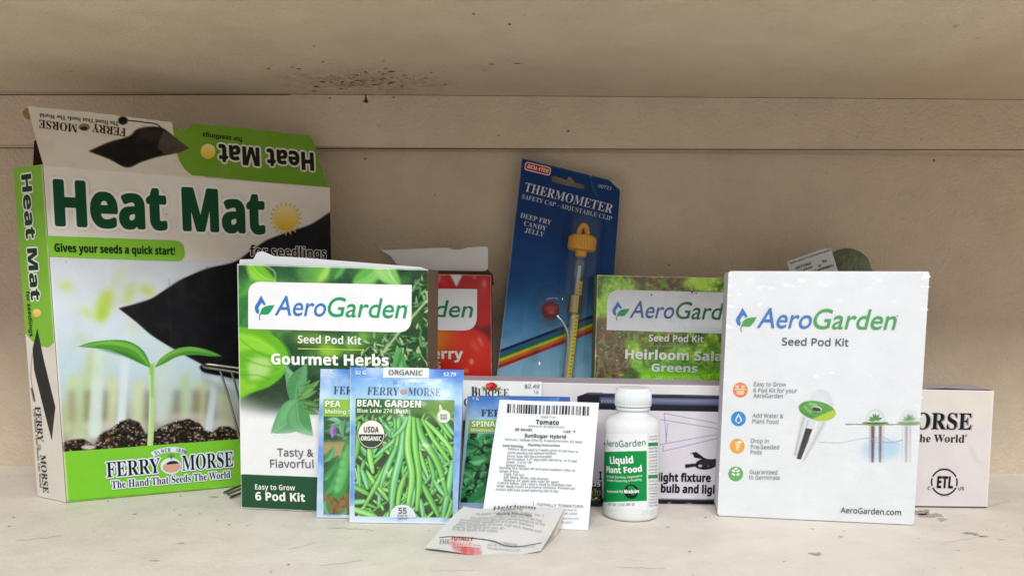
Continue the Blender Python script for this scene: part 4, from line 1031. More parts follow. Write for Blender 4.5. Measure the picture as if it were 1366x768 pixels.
# ------------------------------------------------------------------ light fixture box
def light_box():
    c4 = [(592, 507.5), (1326, 521), (1317, 676.5), (592, 667)]
    B0 = on_z(*c4[3], .0005); B1 = on_z(*c4[2], .0005)
    P = Panel(B0, B1, (0, 0, 1))
    t = thing('light_fixture_box', 'long low pale lilac light fixture carton with a printed black cord, behind the bottle', 'cardboard box', (B0 + B1) / 2)
    g = Pic(c4, 1.3, 'e0dbe2', 23)
    g.vgrad([(505, 'e4e0e2'), (590, 'dfd9e2'), (680, 'dbd6e0')])
    g.over('c8bfcf', np.clip(g.noise(50, 3) - .5, 0, 1) * .7)
    # printed lamp
    g.fill([(770, 528.5), (784, 523.5), (1000, 528), (1000, 550), (770, 545.5)], '22232d', 1, .3)
    g.fill([(800, 529), (1000, 532.5), (1000, 541.5), (800, 538)], '5c6282', 1, .6)
    g.fill([(866, 531), (1000, 533), (1000, 538), (866, 536)], '8288a8', .7, 1.0)
    g.stroke([(784, 525), (1000, 529.4)], 1.1, '6a6f80', .8, .3)
    # line drawing
    for pts in (((885.4, 550.7), (958, 564.7)), ((880, 559), (958, 571.5)), ((878, 593), (958, 578.7)), ((884.6, 601.5), (958, 584)), ((886, 551), (889, 589)), ((891, 564), (888, 591)), ((884.6, 593), (884.6, 602))):
        g.stroke([pts[0], pts[1]], .9, '8480b8', .85, .25)
    # cord and plugs
    g.fill([(923.5, 603), (929, 602.5), (938, 609), (937, 612), (926, 610)], '202024'); g.stroke([(920.5, 604), (924, 605)], .9, '3a3a3e'); g.fill([(914, 619), (927, 617.5), (927, 622), (914, 624)], '202024')
    g.stroke([(936, 610), (948, 613), (980, 610)], 2.2, '202024')
    g.fill(curve([(926, 620), (930, 615), (938, 611.5), (952, 612), (980, 609), (980, 621), (958, 621), (948, 625), (938, 626), (930, 624), (926, 620)], 4), '1d1d21', 1, .3)
    for dy in (0, 2.2, 4.4, 6.6): g.stroke([(932, 618 + dy * .6), (944, 613.5 + dy), (980, 611.5 + dy * 1.3)], .6, '5c5c66', .8, .2)
    g.ell((934, 621), 2.6, 1.6, 'd8d4dc', .95, .3); g.ell((945, 621.6), 2.2, .9, '9a98a0', .8, .4)
    g.fill([(540, 661.5), (962, 666), (962, 690), (540, 690)], '1c1b22', 1, .4)
    # right end: stains, rubbed edges, a painted shade line along the bottom
    wear(g, c4, .7)
    g.fill(curve([(1290, 590), (1298, 596), (1304, 610), (1312, 616), (1310, 620), (1298, 613), (1292, 600)], 4), 'c4bac6', .7, 1.2)
    g.fill([(1220, 515), (1330, 515), (1330, 560), (1250, 548), (1220, 540)], 'e2dccb', .9, 14); g.over('e2dad2', g.region([(1200, 505), (1340, 505), (1340, 690), (1200, 690)], 12) * .55)
    g.stroke([(1325.5, 521), (1317, 676)], 1.8, 'f0ece0', .9, .4); g.stroke([(592, 508.3), (1326, 521.5)], 1.4, 'f4f0f0', .8, .3); g.stroke([(1200, 674.7), (1317, 676)], 1.4, '4a3838', .9, .3)
    g.grain(.02); P.picture(g)
    ink = '17171c'
    P.text('FERRY MORSE', (802, 536.4), (842, 537.4), 4, '9aa0b0', 's'); P.text('I', (799.5, 639), (802.5, 639), 10.5, ink, 'b', .02)
    P.text('light fixture', (878, 641.2), (947.6, 642.2), 10.6, ink, 'b', .03); P.text('bulb and light', (881.6, 656), (962.5, 658), 10.6, ink, 'b', .03)
    for dx, cc, k in ((1.8, '9a98a0', 2), (0, '141a18', 4)):
        P.text('FERRY', (1092 + dx, 570 + dx * .4), (1166 + dx, 571 + dx * .4), 21.5, cc, 's', .0, k); P.text('MORSE', (1193 + dx, 571.2 + dx * .4), (1295 + dx, 572.4 + dx * .4), 21.5, cc, 's', .0, k)
    P.text('The Hand That Seeds The World', (1070, 586.6), (1286, 589.6), 10, ink, 's', .0, 4)
    P.ring((1288.6, 580.5), 1.0, 1.5, ink, 3)
    c = (1259.6, 642.5)
    P.ring(c, 16.0, 18, ink, 2, 25, 155); P.ring(c, 16.0, 18, ink, 2, 205, 335); P.ring(c, 16.0, 18, ink, 2, -18, 18); P.ring(c, 16.0, 18, ink, 2, 162, 198)
    P.text('ETL', (1249.5, 650), (1270.5, 650.5), 15.5, ink, 'b', .02, 3)
    P.text('INTERTEK', (1252, 626.5), (1267, 626.7), 2.4, '4a4a50', 'n', .0, 3); P.text('LISTED', (1254, 661), (1265, 661.2), 2.4, '4a4a50', 'n', .0, 3)
    P.text('C', (1237.2, 652.5), (1241, 652.5), 4.2, ink, 'n', .02); P.text('US', (1278, 653), (1285.5, 653), 4.2, ink, 'n', .02)
    P.build('front_panel', M_CARD, t)
    q = quad3(P, c4); n = unit(np.cross(B1 - B0, (0, 0, 1))); n = n if n[1] > 0 else -n
    carton(t, q, n * .040 + np.array([0.004, 0, 0]), 'b4aab2')
    mb = MB(); e = [on_plane(x, y, q[0] + n * .002, n) for x, y in ((1237, 520.2), (1237, 518), (1262, 517.5), (1290, 519), (1320, 519.5), (1326, 521.5))]
    mb.prism(e, n * .0005, '4a1f1a'); mb.build('top_lid', M_BOARD, t)
light_box()

# ------------------------------------------------------------------ carded thermometer
def thermometer():
    c4 = [(696, 211), (828, 243.5), (797, 660), (645.5, 652)]
    b0 = np.array([-.03, .664, 0.0]); lean = math.atan(.022 / .26)
    n = np.array([0, -1.0, 0]); up = np.array([0, math.sin(lean), math.cos(lean)])
    P = Panel(b0, b0 + np.array([1.0, 0, 0]), up)
    base = (P.p3(P.puv([c4[2]]))[0] + P.p3(P.puv([c4[3]]))[0]) / 2
    t = thing('thermometer_pack', 'blue carded thermometer with yellow cap and red knob, leaning against the back wall', 'thermometer', (base[0], base[1], 0))
    g = Pic(c4, 1.8, '2a66a8', 29)
    g.vgrad([(210, '10336a'), (300, '143c78'), (370, '1f5296'), (420, '4a90cc'), (470, '84bce0'), (520, 'a4cce4'), (660, 'a8ccdf')])
    for k, col in enumerate(('1d1c4c', '2a6a9c', '1f7a46', 'e8cc30', 'd8701e', 'b41e1e')):
        o = k * 4.0; g.stroke([(640, 478.5 + o), (730, 444.8 + o * .97), (820, 411 + o * .95)], 4.3, col, .95, .15)
    g.stroke([(696, 211), (645.5, 652)], 1.5, 'c9ccd0', .8, .3); g.stroke([(696, 211.5), (828, 244)], 1.2, '8a98b0', .7, .3)
    g.fill([(810, 236), (828, 242), (829, 256), (823, 250), (818, 246)], 'c7b09a', .9, .8); g.fill([(784, 230), (791, 233), (788, 236)], 'd2bca8', .9, .5)
    g.stroke([(787, 235), (791, 250), (797, 262)], 1.4, '4a6a98', .8, .6); g.stroke([(800, 282), (812, 300), (814, 314)], 4, '27508a', .5, 2.5)
    for k in range(40): g.ell((g.rs.uniform(690, 826), g.rs.uniform(215, 320)), .5, .4, '7a8cae', .5)
    g.over('0c2450', np.clip(g.noise(24, 3) - .5, 0, 1) * .4); g.grain(.03)
    hole = np.array([(736, 236.5), (737, 242.5), (757, 248), (777, 252), (780, 250.5), (779, 247), (767, 243.5), (763.5, 239), (759, 235.5), (756, 240), (740, 235.2)])
    P.picture(g, hole=hole)
    P.rrect([(701, 215.5), (735.5, 223.6), (733.5, 235), (699, 226.5)], [4] * 4, 'e9d9d2', 2); P.rrect([(702, 216.8), (734.3, 224.5), (732.5, 233.6), (700.2, 225.4)], [3.5] * 4, 'b8231f', 3)
    P.text('acu-rite', (703, 224), (731, 231), 6.2, 'f0e0d8', 'b', .0, 4)
    P.text('THERMOMETER', (698.8, 255), (816, 285), 12, 'd9dbe0', 's', -.012); P.text('SAFETY CAP - ADJUSTABLE CLIP', (695.7, 264.5), (815.6, 294.5), 5.8, 'c6cad4', 's', -.01)
    P.text('DEEP FRY', (693.7, 290), (734.7, 300), 6.2, 'd2d6dc', 's', -.01); P.text('CANDY', (698.4, 300.6), (728.4, 308), 6.2, 'd2d6dc', 's', -.01); P.text('JELLY', (699.6, 309.6), (725, 316), 6.2, 'd2d6dc', 's', -.01)
    P.text('00723', (797.8, 250), (814.8, 253.6), 4.6, 'b8c0cc', 'i', .0)
    P.build('backing_card', M_CARD, t)
    # the thermometer itself, held a centimetre off the card
    def at(x, y, off): return on_plane(x, y, P.o + P.N * off, P.N)
    a = at(776.5, 324, .009); b = at(757, 505, .009); ax = unit(b - a); end = a + ax * .165
    th = thing('thermometer', '', 'x', (0, 0, 0)); del th['label']; del th['category']
    bpy.data.objects.remove(th)
    px = np.linalg.norm(at(776, 324, .009) - at(777, 324, .009))
    m = MB(); ux = unit(np.cross(ax, P.N)); ux = ux if ux[0] > 0 else -ux
    gm = MB(); r = 8.2 * px
    gm.tube([a + ax * .010, a + ax * .014, a + ax * .09, end], [r * .85, r, r, r], 'e4ece8', 20)
    tube = gm.build('glass_tube', M_GLASS, t)
    m = MB(); m.tube([a + ax * .018, a + ax * .05, a + ax * .06], [r * .28, r * .34, r * .6], 'e4e6e2', 10); m.tube([a + ax * .06, end], r * .60, 'b9bdb4', 10); m.build('white_stem', M_PLAST, tube)
    m = MB(); o = P.N * r * .62
    s0 = a + ax * .030 + o + ux * r * .35; s1 = end + o + ux * r * .1
    w = ux * r * .38
    m.add([s0 - w, s0 + w, s1 + w, s1 - w], [[0, 1, 2, 3]], rgb('ecd020'))
    for k in range(46):
        c = s0 + (s1 - s0) * (k / 46.0) + P.N * .0002; h = ax * .0003; ww = w * (.85 if k % 5 == 0 else .45)
        m.add([c - w * .2 - h, c + ww - h, c + ww + h, c - w * .2 + h], [[0, 1, 2, 3]], rgb('3a3414'))
    m.build('scale_strip', M_CARD, tube)
    m = MB(); k0 = 18.3 * px
    m.lathe([(0, -.0055), (k0 * .82, -.0055), (k0 * .96, -.0045), (k0, -.003), (k0, .0045), (k0 * .95, .006), (k0 * .45, .0066), (k0 * .40, .0105), (k0 * .34, .0112), (0, .0112)], a, 'f0a800', 36, ax)
    for k in range(30):
        an = k * math.pi / 15; dv = math.cos(an) * ux + math.sin(an) * P.N
        m.tube([a + dv * k0 - ax * .0035, a + dv * k0 + ax * .0045], .00035, 'd99c12', 5)
    cap = m.build('cap', M_YEL, t)
    m = MB(); lp = [a - ax * .005 + ux * k0 * .32, a - ax * .011 + ux * k0 * .24, a - ax * .0140, a - ax * .011 - ux * k0 * .24, a - ax * .005 - ux * k0 * .32]
    m.tube(curve(lp, 5), .0021, 'dfa31a', 8); m.build('hanging_loop', M_YEL, cap)
    m = MB(); c0 = at(767, 406, .009); rr = r * 1.18
    m.tube([c0 - ax * .0072, c0 - ax * .0068, c0 + ax * .0068, c0 + ax * .0072], [rr * .96, rr, rr, rr * .96], 'b9a878', 24)
    for k in (-.3, .3): m.tube([c0 - ax * .0066 + P.N * rr + ux * rr * k, c0 + ax * .0066 + P.N * rr + ux * rr * k], .0005, 'd8c89a', 6)
    m.build('clip', M_METAL, t)
    m = MB(); kc = at(734, 414, .010); R0 = 12.4 * px
    prof = [(R0 * math.sin(q_), -R0 * math.cos(q_)) for q_ in np.linspace(0.001, math.pi - .001, 18)]
    m.lathe(prof, kc, '8e1018', 28); m.build('knob', M_RED, t)
    m = MB(); wp = [kc + P.N * .001, at(744, 422, .012), at(752, 432, .012), at(757, 446, .011), at(756, 470, .010), at(752, 500, .009), at(748, 540, .009)]
    m.tube(curve(wp, 4), .0012, 'c9d2d0', 8); m.build('clip_wire', M_METAL, t)
    # clear blister: a thin shell that rises over the contents
    nx, ny = 90, 190
    q4 = np.array([(722, 262), (812, 284), (790, 655), (676, 648)], float)
    S, T = np.meshgrid(np.linspace(0, 1, nx), np.linspace(0, 1, ny)); s = S.ravel()[:, None]; tt = T.ravel()[:, None]
    pxs = (1 - tt) * ((1 - s) * q4[0] + s * q4[1]) + tt * ((1 - s) * q4[3] + s * q4[2]); q = P.puv(pxs)
    def seg(p, A, B):
        d = B - A; u = np.clip(((p - A) @ d) / (d @ d), 0, 1); return np.linalg.norm(p - A - u[:, None] * d, axis=1)
    A = P.uv(779, 300); B = P.uv(748, 620); K = P.uv(735, 412); L = P.uv(724, 500); L2 = P.uv(716, 620)
    def bump(d, r, h): return h * np.sqrt(np.clip(1 - (d / r) ** 4, 0, 1))
    h = np.maximum.reduce([bump(seg(q, A, B), 27 * px, .0195), bump(seg(q, K, L * .15 + K * .85), 30 * px, .0185), bump(seg(q, L, L2), 26 * px, .012), bump(seg(q, K, L), 20 * px, .010)])
    hh = blur2(h.reshape(ny, nx), 2.2).ravel()
    i = np.arange(nx * ny).reshape(ny, nx); f = np.stack([i[:-1, :-1], i[1:, :-1], i[1:, 1:], i[:-1, 1:]], -1).reshape(-1, 4)
    f = f[hh[f].max(1) > .0006]
    m = MB(); m.add(P.p3(q, .0006) + hh[:, None] * P.N, f, (1, 1, 1), q); m.build('blister', M_BLIST, t, smooth=True)
thermometer()

# ------------------------------------------------------------------ seed packets
def packet(label, c4, lean, art, seed, bulge=.0022, crease=.0006, mat=None, z0=.0006, thick=.0008, S=1.6, bowl=0.0, y=None):
    if y is None: B0 = on_z(*c4[3], z0); B1 = on_z(*c4[2], z0)
    else:
        B0 = on_y(*c4[3], y); B1 = on_y(*c4[2], y); B0[2] = B1[2] = z0
    n = unit(np.cross(B1 - B0, (0, 0, 1))); n = n if n[1] > 0 else -n
    P = Panel(B0, B1, np.array([0, 0, math.cos(lean)]) + math.sin(lean) * n)
    q4 = P.puv(c4); W = q4[2, 0]; Hh = max(q4[0, 1], q4[1, 1])
    rs = np.random.RandomState(seed); ph = rs.rand(12) * 6.28
    def deform(u, v):
        a = np.clip(u / W, 0, 1); b = np.clip((np.clip(v / Hh, 0, 1) - .03) / .90, 0, 1)   # flat heat seals at both ends
        pil = (1 - (2 * a - 1) ** 4) * (1 - np.abs(2 * b - 1) ** 3.2)
        w = np.sin(11 * a + 5 * b + ph[0]) * np.sin(7 * b + ph[1]) + .7 * np.sin(19 * b - 8 * a + ph[2]) + .3 * np.sin(24 * a + 11 * b + ph[3]) * np.sin(13 * b + ph[4])
        return bulge * pil + crease * w * (0.35 + 0.65 * pil) - crease * 1.2
    P.deform = deform; P.lift = 2.4
    t = thing('seed_packet', label, 'seed packet', ((B0 + B1) / 2), 'paper seed packets')
    art(P, c4)
    P.back(c4, thick + crease * 3.2, 'e8ebee')
    P.build('pouch', mat or M_FILM, t)
    return t, P

def sky(g, c4):
    """blue printed sky with drifting white cloud"""
    y0, y1 = c4[0][1], c4[3][1]; H = y1 - y0
    g.vgrad([(y0, '4f86dc'), (y0 + .12 * H, '8cbcec'), (y0 + .24 * H, 'bfe0f4'), (y0 + .5 * H, '8fb6ea'), (y0 + .8 * H, '9cc0ee'), (y1, 'c4dcf4')])
    g.over('dcecf8', np.clip((g.noise(34, 4) - .42) * 3.2, 0, 1) * .75); g.over('3f78d4', np.clip((g.noise(28, 3) - .55) * 3, 0, 1) * .6)

def art_bean(P, c4):
    g = Pic(c4, 1.9, 'ffffff', 31); sky(g, c4)
    g.stroke([(560, 516), (585, 508), (612, 496)], 3, 'e4eefa', .7, 1.5); g.fill([(560, 489), (619, 493), (617, 512), (590, 506)], '3f72d0', .5, 5)
    pq = [(474.3, 531.3), (606.4, 533.7), (603.5, 690.4), (472.7, 688)]
    R = g.region(pq, .2); keep = g.a.copy()
    g.a[:] = rgb('4c5a44')
    g.over('2c3a28', np.clip(g.noise(12, 3) * 1.6 - .5, 0, 1) * .8); g.over('7a8a72', np.clip(g.noise(16, 3) * 2 - 1.1, 0, 1) * .8)
    z = lambda L: [(460 + x / 6.145, 580 + y / 6.145) for x, y in L]
    def bean(L, w, c=None, tip=True):
        cols = [('4a9a3e', '7cc860', 'b4e890'), ('3f8a3c', '6cba58', 'a0dc84'), ('5aa84a', '90d870', 'c4f0a0'), ('4c9a5c', '7cc884', 'b4e8b8')][g.rs.randint(4) if c is None else c]
        w = w / 6.145; wv = [w * .55, w, w * 1.02, w * .95, w * .45]
        g.stroke(z(L), [q * 1.18 for q in wv], '24421f', .55, .5); g.stroke(z(L), wv, cols[0]); g.stroke(z(L), [q * .72 for q in wv], cols[1], 1, .3); g.stroke([(x - w * .12, y) for x, y in z(L)], [q * .28 for q in wv], cols[2], .85, .4)
    rr = g.rs
    for k in range(190):
        x = rr.uniform(60, 900); y = rr.uniform(-200, 640); a = rr.uniform(-.9, .9) + (1.57 if rr.rand() < .7 else 0); L = rr.uniform(100, 220)
        bean([(x, y), (x + L * .5 * math.cos(a) + rr.uniform(-20, 20), y + L * .5 * math.sin(a)), (x + L * math.cos(a), y + L * math.sin(a))], rr.uniform(16, 34), rr.randint(4))
        if k % 3 == 0: g.ell((460 + x / 6.145, 580 + y / 6.145), rr.uniform(2, 4), rr.uniform(1, 3), '22381e', .6, 1.2)
    for L, w in (([(40, 420), (120, 440), (210, 490)], 62), ([(40, 550), (120, 545), (200, 540)], 55), ([(60, 600), (140, 630), (240, 660)], 62), ([(110, 240), (118, 330), (125, 420)], 36), ([(140, 280), (170, 360), (195, 440)], 52), ([(205, 90), (215, 200), (240, 310)], 56), ([(190, 300), (260, 400), (345, 500)], 46), ([(290, 480), (285, 530), (280, 590)], 36), ([(120, -110), (110, 60), (90, 190)], 60), ([(190, -130), (150, -60), (100, 20)], 50),
                 ([(880, 220), (850, 440), (800, 690)], 60), ([(640, 400), (700, 520), (770, 670)], 62), ([(620, 520), (635, 600), (640, 680)], 46), ([(690, 170), (730, 330), (715, 440)], 44), ([(500, 320), (450, 470), (430, 640)], 50), ([(790, 60), (850, 90), (910, 120)], 40), ([(690, -190), (800, -150), (900, -130)], 44), ([(740, -260), (840, -80), (900, 0)], 46), ([(690, -230), (790, -90), (880, 30)], 40), ([(620, 130), (650, 240), (690, 350)], 38), ([(730, 360), (780, 440), (830, 500)], 46), ([(560, 360), (570, 470), (555, 580)], 32),
                 ([(470, -120), (420, 30), (330, 110), (255, 180)], 44), ([(450, -130), (440, 60), (330, 290), (150, 600)], 58), ([(430, 90), (360, 250), (300, 430)], 44), ([(500, -150), (470, 120), (410, 380), (380, 640)], 68), ([(540, -160), (520, 100), (555, 320), (520, 570)], 66), ([(570, -150), (580, 90), (612, 330), (590, 620)], 60), ([(600, -140), (640, 30), (760, 220), (840, 490)], 66), ([(640, -130), (720, 20), (800, 130), (860, 220)], 46), ([(520, -150), (480, -60), (400, 20)], 44), ([(660, -120), (760, -20), (860, 100), (880, 170)], 46)):
        bean(L, w * .86)
    for L in ([(350, 290), (370, 320), (385, 335)], [(760, 390), (790, 365), (820, 350)], [(85, 270), (100, 340), (105, 400)], [(130, 600), (160, 590)]): g.stroke(z(L), [1.6, .8], 'c4e8a8')
    g.fill([(470, 528), (612, 530), (608, 553), (470, 552)], '55843f', .92, 3); g.fill([(470, 528), (520, 529), (520, 552), (470, 551)], '2f6a34', .8, 5); g.fill([(570, 530), (612, 530), (612, 562), (575, 560)], '84aa5c', .7, 5)
    g.a = keep * (1 - R[..., None]) + g.a * R[..., None]
    g.stroke([(466.4, 489), (465.7, 696)], 1.4, 'e4eef8', .7, .4); g.fill([(466, 694.5), (612, 696.5), (612, 700), (466, 700)], 'e9eef4', .9, .4)
    g.grain(.02); P.picture(g)
    P.rrect([(510.8, 489.6), (572, 490.6), (571.6, 504), (510.8, 503.2)], [0] * 4, 'f0f4f6', 1); P.text('ORGANIC', (518.4, 499.4), (563.8, 500), 6.2, '52605a', 'n', .025, 5)
    P.text('52 G', (474, 499.2), (487.4, 499.4), 4.8, 'eef4fa', 'b'); P.text('$2.79', (591.5, 501), (608, 501.4), 4.8, 'eef4fa', 'b')
    P.text('SINCE 1856', (525, 512), (555.7, 512.4), 3.8, '7c94ac', 'n', .01)
    P.text('FERRY', (490.5, 526), (533, 526.8), 10.2, '34445a', 's', -.012); P.text('MORSE', (545, 527), (587.8, 527.8), 10.2, '34445a', 's', -.012); P.disc((539, 522), 4.5, 3, 'c99c84', 3)
    P.text('BEAN, GARDEN', (477, 541.8), (562, 543.2), 8.8, 'f2f6ee', 'b', .02); P.text('Blue Lake 274 (Bush)', (477, 550), (548, 551.2), 5.4, 'eaf2e6', 'b')
    c = (496.5, 578.8)
    P.disc(c, 19, 19.3, '5a4630', 2); P.disc(c, 18, 18.3, 'f4f4ee', 3); P.disc(c, 17, 17.3, '3b4a36', 4, 0, 180, 360); P.text('USDA', (486, 576), (507, 576.4), 7.4, '4a4038', 'b', .0, 5); P.text('ORGANIC', (482.5, 587), (510.5, 587.4), 5.6, 'f4f4ee', 'b', .02, 6)
    P.disc((592.5, 555.2), 8.6, 8.6, 'eef4ea', 2); P.poly([(586, 540), (589, 540), (592, 548), (587, 549)], 'cfe4bc', 2); P.text('NON', (588, 555), (597, 555.2), 3, '6c7c64', 'b', 0, 4); P.text('GMO', (588, 559), (597, 559.2), 3, '6c7c64', 'b', 0, 4)
    t_ = np.linspace(math.pi, 0, 24); P.poly([(537.3 + 17.6 * math.cos(a), 690 - 17.8 * math.sin(a)) for a in t_], 'e6eef8', 2)
    P.text('55', (532, 684), (542.7, 684.2), 7.6, '3a4450', 'n', .02, 3); P.text('Days to', (530.5, 688), (543.5, 688.2), 2.6, '6a7684', 'n', .02, 3); P.text('Harvest', (530.5, 691.6), (543.5, 691.8), 2.6, '6a7684', 'n', .02, 3)
def art_pea(P, c4):
    g = Pic(c4, 1.8, 'ffffff', 37); sky(g, c4)
    keep = g.a.copy(); R = g.region([(431.5, 555), (580, 557), (576, 688), (431, 686)], .2)
    g.a[:] = rgb('3f6a46'); g.over('20402a', np.clip(g.noise(10, 3) * 2 - .8, 0, 1) * .8); g.over('8fb48c', np.clip(g.noise(8, 3) * 2 - 1.15, 0, 1))
    g.fill([(430, 590), (600, 580), (600, 612), (450, 610), (430, 606)], 'c9b27c', .9, 2)
    for k in range(12): g.stroke([(430, 592 + k * 1.6), (500, 588 + k * 1.7)], .8, '8a7448', .6, .3)
    g.fill([(430, 655), (600, 655), (600, 690), (430, 690)], '8f7448', 1, 3); g.over('5c4628', g.region([(430, 655), (600, 655), (600, 690), (430, 690)], 2) * np.clip(g.noise(4, 2) * 2 - .8, 0, 1))
    for a, b, w, c, h in (((432, 575), (455, 560), 12, '2f6c44', '6aa87a'), ((455, 572), (470, 556), 10, '3c7a4c', '84bc8c'), ((432, 616), (446, 594), 10, '4a8c58', '8cc490'), ((434, 632), (452, 606), 10, '2f7040', '5f9c68'), ((432, 640), (456, 616), 12, '4f9458', '88c084'), ((433, 660), (452, 622), 16, '3a8248', '6fb274'), ((434, 666), (440, 690), 10, '4a8c58', '86c08c'), ((452, 688), (462, 676), 9, '52945c', '90c894'), ((470, 600), (500, 560), 14, '3c7c48', '74b07a')):
        g.leaf(a, b, w, c, h, 2, soft=.3)
    for k in range(14): g.leaf((g.rs.uniform(432, 475), g.rs.uniform(558, 585)), (g.rs.uniform(432, 475), g.rs.uniform(558, 590)), g.rs.uniform(4, 8), ['2c6440', '5c9c70', '88b898'][g.rs.randint(3)], '9cc8a4', 1, soft=.3)
    g.fill(np.concatenate([curve([(465, 580), (457, 600), (449, 630), (442, 662)], 4), curve([(442, 662), (455, 664), (464, 650), (472, 620), (474, 590), (465, 580)], 4)]), '3f9447'); g.fill(np.concatenate([curve([(464, 590), (456, 612), (449, 640), (447, 658)], 4), curve([(447, 658), (456, 652), (464, 630), (468, 600), (464, 590)], 4)]), '6fc070', .8, 1.2)
    for k in range(5): g.ell((459 - k * 2.6, 606 + k * 11), 4, 3.4, '8ad08a', .6, 1.4)
    g.leaf((445, 566), (444, 584), 9, '8a6cb0', 'b89cd0', 0); g.leaf((446, 572), (450, 580), 6, '6c4c94', 'a080c0', 0)
    g.a = keep * (1 - R[..., None]) + g.a * R[..., None]
    g.fill([(431.3, 532), (582, 534), (581, 556.5), (431, 555)], '8cbe3c'); g.over('b8dc70', g.region([(455, 532), (582, 534), (581, 556), (455, 555)], 6) * .4)
    g.fill([(420, 688), (580, 690), (580, 694), (420, 692)], 'dfe8f0', .8, .6)
    g.grain(.02); P.picture(g)
    P.text('17 G', (430.7, 498.4), (443.6, 498.6), 4.8, 'e8f0fa', 'b'); P.text('FERRY', (445, 525), (489, 525.6), 10.2, '2f3e52', 's', -.012)
    P.text('PEA', (434.5, 542.2), (455, 542.5), 8.2, 'f4f8ec', 'b', .01); P.text('Melting Sugar', (434.5, 551), (486, 551.8), 5.2, 'eef6e4', 'b')
def art_spinach(P, c4):
    g = Pic(c4, 1.7, 'ffffff', 41); y0 = c4[0][1]
    g.vgrad([(y0, '3c6fc0'), (y0 + 16, '6a9cda'), (y0 + 32, 'a8ccec'), (680, '9cbce0')]); g.over('d4e6f6', np.clip((g.noise(24, 3) - .45) * 3, 0, 1) * .5)
    R = g.region([(624.5, 577), (742, 579), (738, 672), (614, 670)], .2); keep = g.a.copy()
    g.a[:] = rgb('0c2c1a')
    for k in range(120):
        x = g.rs.uniform(612, 690); y = g.rs.uniform(575, 676); a = g.rs.uniform(0, 6.28); L = g.rs.uniform(9, 22); d = .85 + .3 * (y - 575) / 100
        c, h = [('1f7440', '5cb878'), ('2c8448', '7ccc8c'), ('14582c', '3c9858'), ('3c9a58', 'a0dcac')][g.rs.randint(4)]
        g.leaf((x, y), (x + L * math.cos(a), y + L * math.sin(a) * .8), L * .62, c, h, g.rs.uniform(-3, 3), soft=.2)
        if k % 3 == 0: g.ell((x, y), 4, 3, '0c2a18', .55, 1.5)
    ridges(g, 7, '8fd0a0', np.ones((g.h, g.w)), .03, .35)
    g.leaf((622, 676), (662, 646), 24, '2f8a50', '74c48c', 3); g.leaf((640, 680), (680, 664), 18, '267a44', '68b880', 3)
    g.a = keep * (1 - R[..., None]) + g.a * R[..., None]
    g.fill([(626, 559.5), (745, 561), (744, 578), (624, 576.6)], '8ec040')
    g.stroke([(623.5, 528), (612, 676)], 2.4, '9ab0c8', .8, .4); g.grain(.02); P.picture(g)
    P.text('7 G', (630, 533.6), (638.5, 533.8), 4, 'd8e6f6', 'b'); P.text('FERRY', (642, 554.4), (686, 555), 8.8, '23324a', 's', .0)
    P.text('SPINACH', (629.7, 568.4), (674, 569), 7, 'f2f6ea', 'b', .02); P.text('Bloomsdale', (628.5, 575.4), (668, 576), 4.6, 'e4f0d4', 'b')
def art_burpee(P, c4):
    g = Pic(c4, 1.6, 'eceef0', 43)
    g.fill([(600, 560), (740, 560), (740, 700), (600, 700)], '2c6a34', 1, 2); g.fill([(663, 527), (730, 528.5), (730, 536), (663, 534.5)], '86bc3e')
    g.fill([(600, 534), (640, 536), (640, 560), (600, 560)], 'e4e8ea'); g.grain(.015); P.picture(g)
    P.text('BURPEE', (629, 527.6), (679, 528.4), 10, '2e2e34', 's', -.012); P.text('B', (628.4, 527.8), (637, 527.9), 12.5, '2e2e34', 's', -.012, 4)
    P.disc((655.7, 514.8), 6.8, 5.2, 'cf2c30', 5); P.disc((651.5, 514), 3.6, 3.4, 'e04a44', 6); P.disc((660, 514.5), 3.4, 3.2, 'b81f28', 6); P.disc((656, 517), 2.2, 1.6, '8a1420', 7)
    P.poly([(648, 517), (643, 514.5), (645, 519), (650, 520.5)], '5a9a44', 5); P.poly([(663, 517), (668.5, 515.5), (666, 520), (661, 520.5)], '5a9a44', 5)
    P.text('$2.49', (700, 517), (719.5, 517.4), 5, '6c7078', 'n', .01); P.text('1g', (712, 523.4), (718, 523.5), 3.4, '80848c', 'n', .01)
    P.text('VEGETABLE', (668, 533.8), (716, 534.8), 5.2, 'f0f4e4', 'b', .02); P.text('CARROT', (618.8, 540.5), (672, 541), 9.5, '33363c', 's', .0)
def art_blue(P, c4):
    g = Pic(c4, 1.4, '3a62b4', 47); g.vgrad([(528, '3f66b8'), (560, '6a98d8'), (690, 'a4c4ea')]); g.grain(.02); P.picture(g)
    P.text('2 G', (738, 532.6), (746, 532.8), 2.6, 'c4d4f0', 'b')
    P.text('FERRY MORSE', (690, 553), (750, 554), 8, '23324a', 's')
BARS = 0
